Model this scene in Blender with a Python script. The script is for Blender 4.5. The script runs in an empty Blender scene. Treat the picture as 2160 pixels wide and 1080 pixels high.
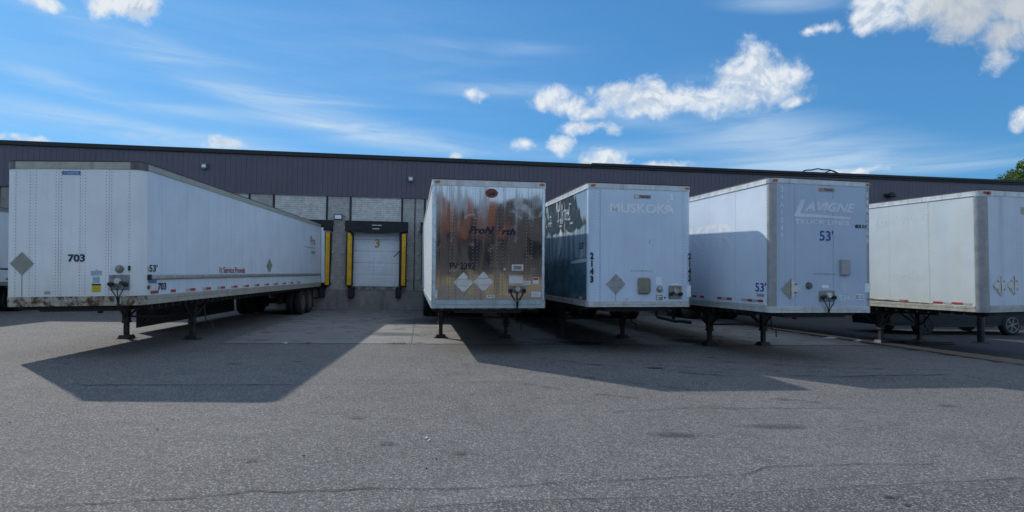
import bpy, bmesh, math, random
from mathutils import Matrix, Vector
random.seed(7)
R = math.radians
S = bpy.context.scene
C = S.collection

# ------------------------------------------------------------------ camera
CAM_P, CAM_R, CAM_F, CAM_H = 0.0332839, 0.0126212, 1283.327, 1.75
GA, GB, GC = -0.0723466, -0.00790554, 0.00295967
def G(x, y): return GA + GB*x + GC*y
cd = bpy.data.cameras.new('camera'); cam = bpy.data.objects.new('camera', cd); C.objects.link(cam)
cd.sensor_width = 36.0; cd.lens = CAM_F/2160*36; cd.clip_start = .05; cd.clip_end = 3000
F0 = Vector((0, math.cos(CAM_P), math.sin(CAM_P))); U0 = Vector((0, -math.sin(CAM_P), math.cos(CAM_P))); X0 = Vector((1, 0, 0))
RV = math.cos(CAM_R)*X0 + math.sin(CAM_R)*U0; UV = -math.sin(CAM_R)*X0 + math.cos(CAM_R)*U0
cm = Matrix((RV, UV, -F0)).transposed().to_4x4(); cm.translation = Vector((0, 0, CAM_H)); cam.matrix_world = cm
S.camera = cam
def pxdir(px, py):
    return (F0 + RV*((px-1080)/CAM_F) - UV*((py-540)/CAM_F)).normalized()

# ------------------------------------------------------------------ light
SUN_AZ, SUN_EL = R(138.6), R(35.3)          # direction TO the sun, math convention
SKY_STRENGTH, SUN_STRENGTH = 0.15, 3.05
S.render.engine = 'CYCLES'
S.cycles.max_bounces = 6; S.cycles.diffuse_bounces = 3; S.cycles.glossy_bounces = 4; S.cycles.caustics_reflective = False; S.cycles.caustics_refractive = False
S.view_settings.view_transform = 'Standard'; S.view_settings.look = 'None'
S.view_settings.gamma = 1; S.view_settings.exposure = 0.18; S.view_settings.use_curve_mapping = False
sl = bpy.data.lights.new('sun', 'SUN'); sl.energy = SUN_STRENGTH; sl.angle = R(.8); sl.color = (1, .95, .88)
so = bpy.data.objects.new('sun', sl); C.objects.link(so)
sd = Vector((math.cos(SUN_AZ)*math.cos(SUN_EL), math.sin(SUN_AZ)*math.cos(SUN_EL), math.sin(SUN_EL)))
so.rotation_euler = sd.to_track_quat('Z', 'Y').to_euler(); so.location = sd*60

class NT:
    def __init__(s, tree): s.t = tree; s.n = tree.nodes; s.l = tree.links
    def new(s, k, **kw):
        n = s.n.new(k)
        for a, b in kw.items(): setattr(n, a, b)
        return n
    def put(s, sock, v):
        if v is None: return
        if hasattr(v, 'is_output') or isinstance(v, bpy.types.NodeSocket): s.l.new(v, sock)
        else:
            try: sock.default_value = v
            except Exception: sock.default_value = (*v, 1)
    def math(s, op, a, b=None, c=None, clamp=False):
        n = s.new('ShaderNodeMath', operation=op, use_clamp=clamp)
        for i, v in enumerate((a, b, c)): s.put(n.inputs[i], v)
        return n.outputs[0]
    def vmath(s, op, a, b=None):
        n = s.new('ShaderNodeVectorMath', operation=op)
        s.put(n.inputs[0], a); s.put(n.inputs[1], b)
        return n.outputs['Value'] if op in ('LENGTH', 'DOT_PRODUCT') else n.outputs[0]
    def mix(s, f, a, b, mode='MIX'):
        n = s.new('ShaderNodeMix', data_type='RGBA', blend_type=mode)
        s.put(n.inputs[0], f)
        s.put(n.inputs[6], a if not isinstance(a, tuple) or len(a) == 4 else (*a, 1))
        s.put(n.inputs[7], b if not isinstance(b, tuple) or len(b) == 4 else (*b, 1))
        return n.outputs[2]
    def noise(s, vec, scale, detail=3, rough=.55, dist=0.0):
        n = s.new('ShaderNodeTexNoise'); s.put(n.inputs['Vector'], vec)
        n.inputs['Scale'].default_value = scale; n.inputs['Detail'].default_value = detail
        n.inputs['Roughness'].default_value = rough; n.inputs['Distortion'].default_value = dist
        return n.outputs['Fac']
    def ramp(s, v, lo, hi, a=0., b=1., interp='SMOOTHSTEP'):
        n = s.new('ShaderNodeMapRange', interpolation_type=interp)
        s.put(n.inputs[0], v)
        for i, q in enumerate((lo, hi, a, b)): n.inputs[i+1].default_value = q
        return n.outputs[0]
    def mapping(s, vec, scale=(1, 1, 1), rot=(0, 0, 0), loc=(0, 0, 0)):
        n = s.new('ShaderNodeMapping'); s.put(n.inputs[0], vec)
        n.inputs['Location'].default_value = loc; n.inputs['Rotation'].default_value = rot; n.inputs['Scale'].default_value = scale
        return n.outputs[0]

# ---- world: Nishita sky, with fair-weather clouds placed by direction
W = bpy.data.worlds.new('World'); S.world = W; W.use_nodes = True; W.cycles.sampling_method = 'NONE'
t = NT(W.node_tree); t.n.clear()
sky = t.new('ShaderNodeTexSky', sky_type='NISHITA', sun_disc=False)
sky.sun_elevation = SUN_EL; sky.sun_rotation = math.pi/2 - SUN_AZ; sky.altitude = 100
sky.air_density = 1.0; sky.dust_density = .35; sky.ozone_density = 3.0
tc = t.new('ShaderNodeTexCoord').outputs['Generated']
sp = t.new('ShaderNodeSeparateXYZ'); t.l.new(tc, sp.inputs[0])
az = t.math('ARCTAN2', sp.outputs[0], sp.outputs[1]); el = t.math('ARCSINE', sp.outputs[2])
cb = t.new('ShaderNodeCombineXYZ'); t.l.new(az, cb.inputs[0]); t.l.new(el, cb.inputs[1]); ae = cb.outputs[0]
def aeof(px, py):
    d = pxdir(px, py); return math.atan2(d.x, d.y), math.asin(d.z)
def blobs(lst):
    cur = None
    for px, py, rx, ry in lst:
        a, e = aeof(px, py); k = math.cos(a)**2
        rax = rx/CAM_F*max(k, .55); ray = ry/CAM_F*max(math.cos(a), .7)
        v = t.vmath('SUBTRACT', ae, (a, e, 0)); v = t.vmath('MULTIPLY', v, (1/rax, 1/ray, 0))
        l = t.vmath('LENGTH', v)
        # fade larger ellipses as signed distance scaled to size
        cur = l if cur is None else t.math('SMOOTH_MIN', cur, l, .25)
    return cur
cumulus = [(1590,130,45,36),(1550,160,62,34),(1620,165,62,34),(1580,200,95,36),(1670,212,32,16),(1668,160,34,22),
  (1500,205,55,24),(1440,205,60,26),(1370,205,62,28),(1300,212,55,26),(1350,235,70,16),(1250,235,52,18),(1200,225,46,18),(1165,210,38,26),(1140,215,18,18),
  (1245,268,62,14),(1290,275,30,14),(1105,306,20,12),(1178,305,26,17),(1285,335,38,22),(1412,350,50,12),(1250,345,30,12),
  (1735,56,34,14),(1820,45,26,26),(1715,62,14,10),(1860,15,60,34),(1950,15,80,34),(2050,25,95,50),(2120,70,58,52),(2105,120,30,26),(2140,10,80,50),(2155,252,20,20),
  (1000,202,20,14),(468,303,38,13),(40,292,34,9),(75,296,30,7),(0,290,18,14),(290,12,46,26),(240,2,70,22),(205,12,28,20),(320,18,16,14),(80,2,45,16),(110,10,22,14),
  (1805,362,50,9),(962,331,14,5)]
n1 = t.noise(ae, 15, 9, .60, .5); n2 = t.noise(ae, 42, 8, .62, .6)
ae_keep = ae
wn = t.new('ShaderNodeTexNoise'); t.l.new(ae, wn.inputs['Vector']); wn.inputs['Scale'].default_value = 30; wn.inputs['Detail'].default_value = 4
ae = t.vmath('ADD', ae, t.vmath('MULTIPLY', t.vmath('SUBTRACT', wn.outputs['Color'], (.5, .5, .5)), (.030, .022, 0)))
dd = blobs(cumulus); ae = ae_keep
dens = t.math('ADD', t.math('SUBTRACT', 1.22, dd), t.math('MULTIPLY', t.math('SUBTRACT', n1, .5), 2.6))
dens = t.math('ADD', dens, t.math('MULTIPLY', t.math('SUBTRACT', n2, .5), 1.5))
mask = t.ramp(dens, -.22, 1.05, 0, .97)
# lumps: light from upper left, grey bellies
sh = t.vmath('ADD', ae, (-.004, .011, 0)); n1b = t.noise(sh, 15, 9, .60, .5)
lump = t.ramp(t.math('SUBTRACT', n1, n1b), -.10, .07)
thick = t.ramp(dens, .2, 1.5, .25, .9)
grey = t.math('MULTIPLY', t.ramp(lump, 0, 1, 1, 0), thick)
# the big thick cloud at the upper right is greyer throughout
ccol = t.mix(grey, (.70, .745, .79), (.36, .46, .60))
bigc = t.ramp(blobs([(2080, 30, 190, 110)]), .5, 1.3, .75, 0)
ccol = t.mix(bigc, ccol, (.42, .46, .50))
# cirrus streaks
rot = t.mapping(ae, (1.6, 13, 1), (0, 0, R(11)))
w1 = t.noise(rot, 2.6, 6, .55, .6)
def soft(lst):
    cur = None
    for px, py, rx, ry, ang, amp in lst:
        a, e = aeof(px, py)
        v = t.vmath('SUBTRACT', ae, (a, e, 0)); v = t.mapping(v, (1, 1, 1), (0, 0, R(ang)))
        v = t.vmath('MULTIPLY', v, (CAM_F/rx, CAM_F/ry, 0)); l = t.ramp(t.vmath('LENGTH', v), 0, 1, amp, 0)
        cur = l if cur is None else t.math('ADD', cur, l)
    return cur
cir = soft([(250,150,900,330,0,.12),(900,120,500,160,0,.10),(620,215,300,62,10,.62),(300,100,330,45,14,.42),(120,175,130,26,8,.45),(420,240,240,34,4,.4),(250,275,420,42,2,.55),(800,285,420,34,3,.55),
            (1050,190,230,24,0,.5),(1060,100,220,20,2,.28),(1500,260,420,60,8,.5),(1720,320,330,60,6,.5),(1650,350,600,30,0,.5),(1150,320,600,30,0,.4),(1650,5,180,26,8,.45),(2000,350,220,20,0,.45),(1500,200,260,90,0,.15),(250,330,600,60,0,.3)])
cirm = t.math('MULTIPLY', cir, t.ramp(w1, .30, .72, .25, 1.15), clamp=True)
# unseen clouds behind and overhead, thickened and brightened to raise the fill light
gen_n = t.noise(tc, 2.6, 7, .6, .3)
out = t.math('MAXIMUM', t.ramp(t.math('ABSOLUTE', az), .95, 1.25), t.ramp(el, .55, .75)); outm = t.math('MULTIPLY', t.ramp(gen_n, .44, .60), out)
outm = t.math('MULTIPLY', outm, t.ramp(el, .02, .35, .3, 1))
base = t.new('ShaderNodeHueSaturation'); base.inputs['Saturation'].default_value = 1.0; base.inputs['Value'].default_value = 1.0
t.l.new(sky.outputs[0], base.inputs['Color'])
K = 1/SKY_STRENGTH
gm_ = t.new('ShaderNodeGamma'); gm_.inputs[1].default_value = .62
t.l.new(t.vmath('MULTIPLY', base.outputs[0], (SKY_STRENGTH,)*3), gm_.inputs[0])
skyc = t.vmath('MULTIPLY', gm_.outputs[0], (.175*K, .425*K, .665*K))
def sc(col, k=K):
    return t.vmath('MULTIPLY', col, (k, k, k))
c1 = t.mix(cirm, skyc, (.50*K, .64*K, .78*K))
c2 = t.mix(t.math('MULTIPLY', outm, .9), c1, (.84*K, .94*K, 1.06*K))
c3 = t.mix(mask, c2, sc(ccol))
bg = t.new('ShaderNodeBackground'); t.l.new(c3, bg.inputs[0]); bg.inputs[1].default_value = SKY_STRENGTH
wo = t.new('ShaderNodeOutputWorld'); t.l.new(bg.outputs[0], wo.inputs[0])

# ------------------------------------------------------------------ materials
def newmat(name):
    m = bpy.data.materials.new(name); m.use_nodes = True; k = NT(m.node_tree); k.n.clear()
    b = k.new('ShaderNodeBsdfPrincipled'); o = k.new('ShaderNodeOutputMaterial'); k.l.new(b.outputs[0], o.inputs[0])
    return m, k, b, o
def oc(k): return k.new('ShaderNodeTexCoord').outputs['Object']
def wc(k): return k.vmath('SUBTRACT', k.new('ShaderNodeNewGeometry').outputs['Position'], (0, 0, 1.03))   # place in the yard, so alike pieces weather differently
def pm(name, col, rough=.6, metal=0., var=.12, scale=3., streak=0., scol=(.25, .22, .18), sscale=(7, 7, .35), slo=.5, shi=.75,
       bump=0., bscale=60., blotch=0., bcol=(.2, .12, .06), blscale=4., coat=0.):
    m, k, b, o = newmat(name); co = wc(k)
    n = k.noise(co, scale, 5, .6)
    lo = tuple(c*(1-var) for c in col); hi = tuple(min(1, c*(1+var)) for c in col)
    c = k.mix(k.ramp(n, .3, .7), lo, hi)
    if streak:
        s = k.noise(k.mapping(co, sscale), 1.0, 6, .65)
        c = k.mix(k.ramp(s, slo, shi, 0, streak), c, scol)
    if blotch:
        q = k.noise(co, blscale, 7, .68, .4)
        c = k.mix(k.ramp(q, .58-blotch*.16, .66-blotch*.12), c, bcol)
    k.put(b.inputs['Base Color'], c)
    k.put(b.inputs['Roughness'], k.ramp(n, .2, .8, rough*.85, min(1, rough*1.15)))
    b.inputs['Metallic'].default_value = metal
    if coat: b.inputs['Coat Weight'].default_value = coat; b.inputs['Coat Roughness'].default_value = .12
    if bump:
        bn = k.new('ShaderNodeBump'); bn.inputs['Distance'].default_value = bump
        k.l.new(k.noise(co, bscale, 3), bn.inputs['Height']); k.l.new(bn.outputs[0], b.inputs['Normal'])
    return m
def sheetmetal(name, col, rough=.3, scol=(.4, .37, .3), streak=.35, sscale=(6, 6, .25), slo=.45, shi=.8, wave=.012, wscale=(1.1, 1.1, .35), var=.05, coat=.0, low=0., lowcol=(.33, .29, .22), metal=0.):
    m, k, b, o = newmat(name); co = wc(k)
    n = k.noise(co, 1.3, 5, .6); f = k.noise(co, 38, 4, .6)
    c = k.mix(k.ramp(n, .3, .7), tuple(q*(1-var) for q in col), tuple(min(1, q*(1+var)) for q in col))
    s = k.noise(k.mapping(co, sscale), 1.0, 6, .7)
    c = k.mix(k.ramp(s, slo, shi, 0, streak), c, scol)
    c = k.mix(k.ramp(f, .62, .8, 0, .35), c, scol)
    if low:
        z = k.new('ShaderNodeSeparateXYZ'); k.l.new(co, z.inputs[0])
        zz = k.math('ADD', z.outputs[2], k.math('MULTIPLY', k.math('SUBTRACT', s, .5), 1.4))
        c = k.mix(k.ramp(zz, .1, .75, low, 0), c, lowcol)
    k.put(b.inputs['Base Color'], c); b.inputs['Metallic'].default_value = metal
    k.put(b.inputs['Roughness'], k.ramp(s, .3, .8, rough*.8, min(1, rough*1.5)))
    if coat: b.inputs['Coat Weight'].default_value = coat; b.inputs['Coat Roughness'].default_value = .15
    bn = k.new('ShaderNodeBump'); bn.inputs['Distance'].default_value = wave
    k.l.new(k.noise(k.mapping(co, wscale), 1.6, 2, .4), bn.inputs['Height']); k.l.new(bn.outputs[0], b.inputs['Normal'])
    return m

M = {}
M['paintA'] = sheetmetal('aged_white_front', (.80, .83, .83), .38, streak=.28, scol=(.50, .48, .40), low=.25, wave=.006)
M['paintAs'] = sheetmetal('aged_white_side', (.68, .77, .84), .33, streak=.22, scol=(.52, .52, .50), wave=.010, sscale=(1, 4, .2))
M['paintC'] = sheetmetal('blue_white_front', (.58, .70, .84), .30, streak=.12, scol=(.55, .6, .66), wave=.006)
M['paintD'] = sheetmetal('pale_blue_front', (.42, .52, .65), .32, streak=.22, scol=(.66, .72, .82), slo=.5, wave=.006, sscale=(14, 14, .15))
M['paintDs'] = sheetmetal('white_side_glossy', (.66, .75, .84), .14, streak=.12, scol=(.55, .6, .66), wave=.008, coat=.4)
M['paintE'] = sheetmetal('pale_front', (.56, .63, .72), .35, streak=.2, scol=(.48, .5, .52), wave=.006)
M['paintEs'] = sheetmetal('cream_side', (.53, .60, .62), .38, streak=.3, scol=(.52, .50, .38), sscale=(1, 2.2, .2), slo=.47, shi=.75, wave=.006, low=.3, lowcol=(.50, .50, .40))
M['paint0'] = sheetmetal('plain_white_side', (.68, .73, .76), .35, streak=.15)
M['whiteB'] = sheetmetal('white_ribbed_side', (.66, .71, .75), .35, streak=.15, sscale=(1, 4, .2))
M['steel'] = pm('galvanised_rail', (.42, .42, .40), .42, .7, .18, 6, streak=.5, scol=(.2, .19, .17), bump=.002, bscale=30)
M['steelpale'] = pm('pale_rail', (.58, .60, .60), .45, .35, .12, 6, streak=.5, scol=(.25, .24, .22), bump=.002, bscale=30)
M['steelblue'] = pm('blue_grey_rail', (.36, .45, .48), .45, .3, .12, 6, streak=.4, scol=(.2, .22, .22), bump=.003, bscale=20)
M['beigerail'] = pm('beige_rail', (.42, .41, .35), .5, .2, .12, 6, streak=.5, scol=(.2, .17, .13), bump=.002, bscale=30)
M['darkcap'] = pm('tarnished_cap', (.15, .14, .13), .5, .6, .3, 8)
M['rust'] = pm('rusty_rail', (.40, .385, .32), .75, .1, .2, 6, blotch=.75, bcol=(.085, .045, .028), blscale=5.5, streak=.8, scol=(.30, .18, .09), sscale=(9, 9, 2), slo=.45, shi=.65, bump=.004, bscale=25)
M['postE'] = pm('oxidised_post', (.34, .345, .35), .5, .5, .12, 5, streak=.5, scol=(.22, .22, .22), sscale=(20, 20, .5))
M['black'] = pm('black_frame', (.018, .018, .02), .6, 0, .3, 6, blotch=.35, bcol=(.05, .03, .02), blscale=9)
M['blackrubber'] = pm('tyre_rubber', (.022, .022, .023), .8, 0, .25, 8, bump=.003, bscale=60)
M['rim'] = pm('wheel_rim', (.16, .16, .15), .5, .5, .25, 9)
M['vinyl'] = pm('dock_seal_vinyl', (.012, .012, .015), .65, 0, .3, 3, bump=.03, bscale=5)
M['skirt'] = pm('black_side_skirt', (.03, .03, .03), .5, 0, .2, 3)
M['yellow'] = pm('safety_yellow', (.78, .43, .015), .6, 0, .15, 5, streak=.3, scol=(.25, .16, .03), sscale=(9, 9, 1))
M['diamond'] = pm('dull_placard_metal', (.30, .295, .26), .5, .3, .10, 6)
M['placard'] = pm('white_placard_metal', (.62, .62, .60), .45, .2, .06, 6, streak=.4)
M['amber'] = pm('amber_lens', (.55, .13, .03), .3, 0, .1)
M['redl'] = pm('red_lens', (.35, .02, .02), .3, 0, .1)
M['redtape'] = pm('red_reflective_tape', (.42, .03, .045), .45, 0, .15, 30)
M['whitetape'] = pm('silver_reflective_tape', (.45, .47, .47), .45, .2, .12, 30)
M['navy'] = pm('navy_lettering', (.012, .018, .07), .5, 0, .2, 20)
M['darknavy'] = pm('dark_navy_lettering', (.006, .008, .03), .75, 0, .2, 20)
M['blue'] = pm('blue_lettering', (.02, .035, .26), .5, 0, .1, 20)
M['ink'] = pm('black_lettering', (.012, .012, .016), .5, 0, .2, 20)
M['redink'] = pm('red_lettering', (.33, .04, .07), .5, 0, .2, 20)
M['ghost'] = pm('faded_pale_lettering', (.64, .71, .81), .4, 0, .1, 6)
M['ghostC'] = pm('faded_silver_lettering', (.52, .58, .66), .3, 0, .08, 6)
M['ghostC2'] = pm('faded_white_lettering', (.80, .85, .90), .35, 0, .06, 6)
M['ghostD'] = pm('faded_ghost_side_lettering', (.72, .77, .83), .4, 0, .03, 6)
M['ghostD2'] = pm('faded_front_sign', (.48, .55, .66), .4, 0, .05, 6)
M['ghostE'] = pm('faded_ghost_cream_lettering', (.57, .64, .63), .4, 0, .03, 6)
M['sticker'] = pm('white_sticker', (.62, .65, .68), .5, 0, .06, 30)
M['printpale'] = pm('pale_printed_lettering', (.42, .49, .55), .4, 0, .06, 30)
M['stickerblue'] = pm('blue_sticker', (.05, .16, .42), .45, 0, .25, 30)
M['stickerpale'] = pm('pale_blue_sticker', (.33, .45, .52), .5, 0, .25, 40)
M['stickeryel'] = pm('yellow_sticker', (.62, .50, .03), .5, 0, .1, 60)
M['badge'] = pm('maker_badge', (.36, .34, .30), .5, .2, .15, 30)
M['plate'] = pm('coupling_plate', (.26, .26, .25), .45, .6, .25, 14, streak=.6, scol=(.1, .08, .06))
M['hose'] = pm('black_hose', (.015, .015, .017), .5, 0, .2, 10)
M['chrome'] = pm('bright_metal', (.6, .6, .62), .25, .9, .1, 10)
M['alloy'] = pm('dull_alloy', (.30, .30, .31), .4, .7, .1, 10)
M['rivetdark'] = pm('dark_rivets', (.26, .25, .24), .5, .3, .1, 10)
M['rivetlight'] = pm('bright_rivets', (.42, .44, .46), .4, .6, .1, 10)
M['emblem'] = pm('red_emblem', (.20, .045, .035), .5, 0, .25, 14)
M['docbeige'] = pm('olive_document_box', (.22, .22, .17), .55, 0, .12, 8)
M['docgrey'] = pm('grey_document_box', (.34, .34, .35), .55, 0, .1, 8)
M['floor'] = pm('underfloor', (.03, .028, .026), .8, 0, .3, 4)
M['roof'] = pm('roof_sheet', (.45, .45, .45), .5, .4, .1, 2)
M['roofedge'] = pm('dark_roof_edge', (.05, .05, .05), .6, 0, .2, 5)
M['wood'] = pm('dark_plank', (.06, .045, .035), .8, 0, .3, 6, bump=.004, bscale=20)
M['paper'] = pm('paper_scrap', (.7, .7, .68), .7, 0, .08, 20)
M['orangebit'] = pm('orange_scrap', (.5, .12, .03), .6, 0, .1, 20)

# polished aluminium nose of the centre trailer
m, k, b, o = newmat('stained_bright_aluminium'); co = wc(k)
s1 = k.noise(k.mapping(co, (9, 9, .3)), 1, 6, .7); s2 = k.noise(k.mapping(co, (26, 26, .8)), 1, 5, .65); bl = k.noise(co, 3.2, 5, .6)
c = k.mix(k.ramp(s1, .42, .72, 0, .75), (.54, .53, .53), (.34, .325, .32))
c = k.mix(k.ramp(s2, .52, .8, 0, .5), c, (.62, .65, .69)); c = k.mix(k.ramp(bl, .6, .74, 0, .4), c, (.30, .25, .18))
k.put(b.inputs['Base Color'], c); b.inputs['Metallic'].default_value = .96
k.put(b.inputs['Roughness'], k.math('ADD', k.ramp(s1, .42, .75, .05, .20), k.ramp(bl, .55, .75, 0, .15)))
bn = k.new('ShaderNodeBump'); bn.inputs['Distance'].default_value = .013
k.l.new(k.math('ADD', k.noise(k.mapping(co, (1.5, 1, .8)), 1, 1, .3, .3), k.math('MULTIPLY', k.noise(k.mapping(co, (6, 3, 2)), 1, 1, .4), .02)), bn.inputs['Height']); k.l.new(bn.outputs[0], b.inputs['Normal'])
M['alu'] = m
M['alucorner'] = pm('bright_corner', (.62, .64, .66), .28, .85, .15, 5, streak=.5, scol=(.35, .34, .32))

# mural print on the side of the second-right trailer (flat print: pines, cliffs, lake)
m, k, b, o = newmat('landscape_print'); mural_tc = k.new('ShaderNodeTexCoord'); co = k.vmath('SUBTRACT', mural_tc.outputs['Object'], (0, 0, 1.11))
sp_ = k.new('ShaderNodeSeparateXYZ'); k.l.new(co, sp_.inputs[0]); y_, z_ = sp_.outputs[1], sp_.outputs[2]
jag = k.noise(k.mapping(co, (0, 4.5, .25)), 1, 6, .75); jag2 = k.noise(k.mapping(co, (0, 1.1, 0)), 1, 2, .5)
tl = k.math('ADD', k.math('ADD', 1.15, k.math('MULTIPLY', jag, 1.25)), k.ramp(y_, 0, 1.5, 0, 1.25, 'LINEAR'))
mot = k.noise(k.mapping(co, (0, 9, 3)), 1, 6, .75)
tree_ = k.ramp(k.math('SUBTRACT', tl, z_), -.02, .06)
skyp = k.mix(k.ramp(z_, 1.4, 2.7), (.36, .46, .56), (.24, .36, .50))
c = k.mix(tree_, skyp, k.mix(k.ramp(mot, .45, .75), (.018, .035, .045), (.15, .19, .22)))
rock = k.noise(k.mapping(co, (0, 5.0, .7), (.35, 0, 0)), 1, 6, .65, .5)
hill = k.mix(k.ramp(rock, .38, .66), (.09, .19, .26), (.46, .57, .66))
c = k.mix(k.ramp(k.math('ADD', z_, k.math('MULTIPLY', k.math('SUBTRACT', jag2, .5), .8)), 1.92, 1.86), c, hill)
low = k.noise(k.mapping(co, (0, 1.2, 3.5)), 1, 6, .65)
c = k.mix(k.ramp(k.math('ADD', z_, k.math('MULTIPLY', low, .3)), 1.38, 1.22), c, k.mix(k.ramp(low, .35, .7), (.03, .09, .13), (.10, .25, .32)))
c = k.mix(k.ramp(k.noise(co, 17, 4), .5, .8, 0, .35), c, (.10, .2, .2))
k.put(b.inputs['Base Color'], c); b.inputs['Roughness'].default_value = .3
bn = k.new('ShaderNodeBump'); bn.inputs['Distance'].default_value = .01
k.l.new(k.noise(k.mapping(co, (1, 1, .3)), 1.5, 2, .4), bn.inputs['Height']); k.l.new(bn.outputs[0], b.inputs['Normal'])
M['mural'] = m

# asphalt: pale aggregate in dark binder, weathered patches
def asphalt(name, dark, light, speck, seam=0.):
    m, k, b, o = newmat(name); co = oc(k)
    vo = k.new('ShaderNodeTexVoronoi'); k.l.new(co, vo.inputs['Vector']); vo.inputs['Scale'].default_value = 66
    vc = k.new('ShaderNodeSeparateColor'); k.l.new(vo.outputs['Color'], vc.inputs[0])
    vo2 = k.new('ShaderNodeTexVoronoi'); k.l.new(co, vo2.inputs['Vector']); vo2.inputs['Scale'].default_value = 110
    vc2 = k.new('ShaderNodeSeparateColor'); k.l.new(vo2.outputs['Color'], vc2.inputs[0])
    big = k.noise(co, .35, 4, .55); mid = k.noise(co, 2.2, 5, .65); fine = k.noise(co, 20, 5, .75)
    drag = k.noise(k.mapping(co, (.22, 2.4, 1), (0, 0, R(8))), 1, 5, .6)
    c = k.mix(k.ramp(big, .3, .7), dark, light)
    c = k.mix(k.ramp(mid, .35, .7, 0, .6), c, tuple(q*.72 for q in dark))
    bl2 = k.noise(k.mapping(co, (.5, 1.1, 1), (0, 0, R(20)), (7, 3, 0)), 1, 6, .7); c = k.mix(k.ramp(bl2, .56, .70, 0, .35), c, tuple(q*.5 for q in dark))
    c = k.mix(k.ramp(drag, .55, .75, 0, .35), c, tuple(q*1.25 for q in light))
    c = k.mix(k.ramp(fine, .35, .7, 0, .5), c, tuple(q*.55 for q in dark))
    c = k.mix(k.ramp(vc.outputs[0], .78, .97, 0, .5), c, speck)
    c = k.mix(k.ramp(vc2.outputs[1], .72, 1.0, 0, .55), c, speck)
    c = k.mix(k.ramp(vc.outputs[1], .78, .95, 0, .5), c, tuple(q*.35 for q in dark))
    k.put(b.inputs['Base Color'], c); b.inputs['Roughness'].default_value = .9
    b.inputs['Specular IOR Level'].default_value = .3
    bn = k.new('ShaderNodeBump'); bn.inputs['Distance'].default_value = .006; bn.inputs['Strength'].default_value = .8
    k.l.new(k.math('ADD', vc.outputs[0], k.math('MULTIPLY', fine, 1.2)), bn.inputs['Height']); k.l.new(bn.outputs[0], b.inputs['Normal'])
    return m
M['asphalt'] = asphalt('weathered_asphalt', (.125, .118, .112), (.165, .156, .147), (.46, .44, .42))
M['asphaltdark'] = asphalt('dark_asphalt', (.045, .045, .047), (.065, .064, .064), (.2, .2, .2))
M['asphaltcoarse'] = asphalt('coarse_asphalt', (.095, .091, .086), (.13, .124, .117), (.45, .43, .41))
M['concrete'] = pm('apron_concrete', (.215, .205, .19), .85, 0, .16, .9, streak=.35, scol=(.12, .11, .10), sscale=(.5, 2.5, 1), slo=.45, shi=.75, bump=.004, bscale=50, blotch=.3, bcol=(.11, .10, .09), blscale=1.6)
M['crack'] = pm('crack_tar', (.014, .014, .014), .9, 0, .3, 5)
M['foundation'] = pm('foundation_concrete', (.29, .28, .265), .85, 0, .15, 2, streak=.6, scol=(.09, .085, .08), sscale=(3, 3, .5), bump=.01, bscale=18)
M['lip'] = pm('chipped_concrete_lip', (.32, .31, .29), .85, 0, .15, 4, blotch=.8, bcol=(.14, .13, .12), blscale=5, bump=.01, bscale=18)
M['brick'] = pm('pale_grey_brick', (.66, .64, .60), .85, 0, .16, 5, streak=.25, scol=(.24, .22, .2), sscale=(2, 2, .4), bump=.006, bscale=40)
M['brick2'] = pm('grey_brick_pier', (.50, .48, .45), .85, 0, .16, 5, streak=.3, scol=(.2, .19, .18), sscale=(2, 2, .4), bump=.006, bscale=40)
M['mortar'] = pm('dark_mortar', (.26, .25, .235), .9, 0, .15, 5)
M['column'] = pm('black_steel_strip', (.02, .02, .028), .55, 0, .2, 5)
M['siding'] = pm('charcoal_purple_siding', (.112, .100, .127), .5, .1, .10, .6, streak=.4, scol=(.145, .13, .15), sscale=(4, 4, .2))
M['cap'] = pm('black_roof_cap', (.018, .017, .019), .6, 0, .25, 4)
M['door'] = pm('white_dock_door', (.78, .83, .87), .45, 0, .06, 2, streak=.25, scol=(.40, .40, .38), sscale=(6, 6, .4))
M['lampbody'] = pm('lamp_housing', (.25, .27, .28), .4, .5, .1, 8)
M['lampface'] = pm('lamp_glass', (.82, .86, .88), .2, 0, .04, 8)
M['whiteclip'] = pm('white_clip', (.7, .72, .73), .5, 0, .05)
M['oldyellow'] = pm('faded_yellow_paint', (.46, .33, .05), .6, 0, .2, 14)
M['orangebrick'] = pm('orange_brick', (.21, .075, .035), .85, 0, .15, 3)
M['tanblock'] = pm('tan_block', (.30, .25, .155), .85, 0, .2, .8)
M['brownbrick'] = pm('brown_brick', (.062, .055, .055), .85, 0, .2, 2)
M['carpaint'] = pm('black_car_paint', (.006, .006, .007), .55, 0, .1, 4)
M['glass'] = pm('dark_glass', (.01, .012, .014), .06, 0, .1)
M['bark'] = pm('tree_bark', (.07, .05, .035), .9, 0, .25, 8, bump=.02, bscale=14)
m, k, b, o = newmat('leaves'); co = oc(k)
c = k.mix(k.ramp(k.noise(co, 1.1, 4), .35, .65), (.06, .12, .02), (.14, .21, .035))
k.put(b.inputs['Base Color'], c); b.inputs['Roughness'].default_value = .55
tr = k.new('ShaderNodeBsdfTranslucent'); k.put(tr.inputs[0], k.mix(.0, (.12, .2, .03), (.1, .1, .1))); ms = k.new('ShaderNodeMixShader'); ms.inputs[0].default_value = .3
k.l.new(b.outputs[0], ms.inputs[1]); k.l.new(tr.outputs[0], ms.inputs[2]); k.l.new(ms.outputs[0], o.inputs[0])
M['leaves'] = m
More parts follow.
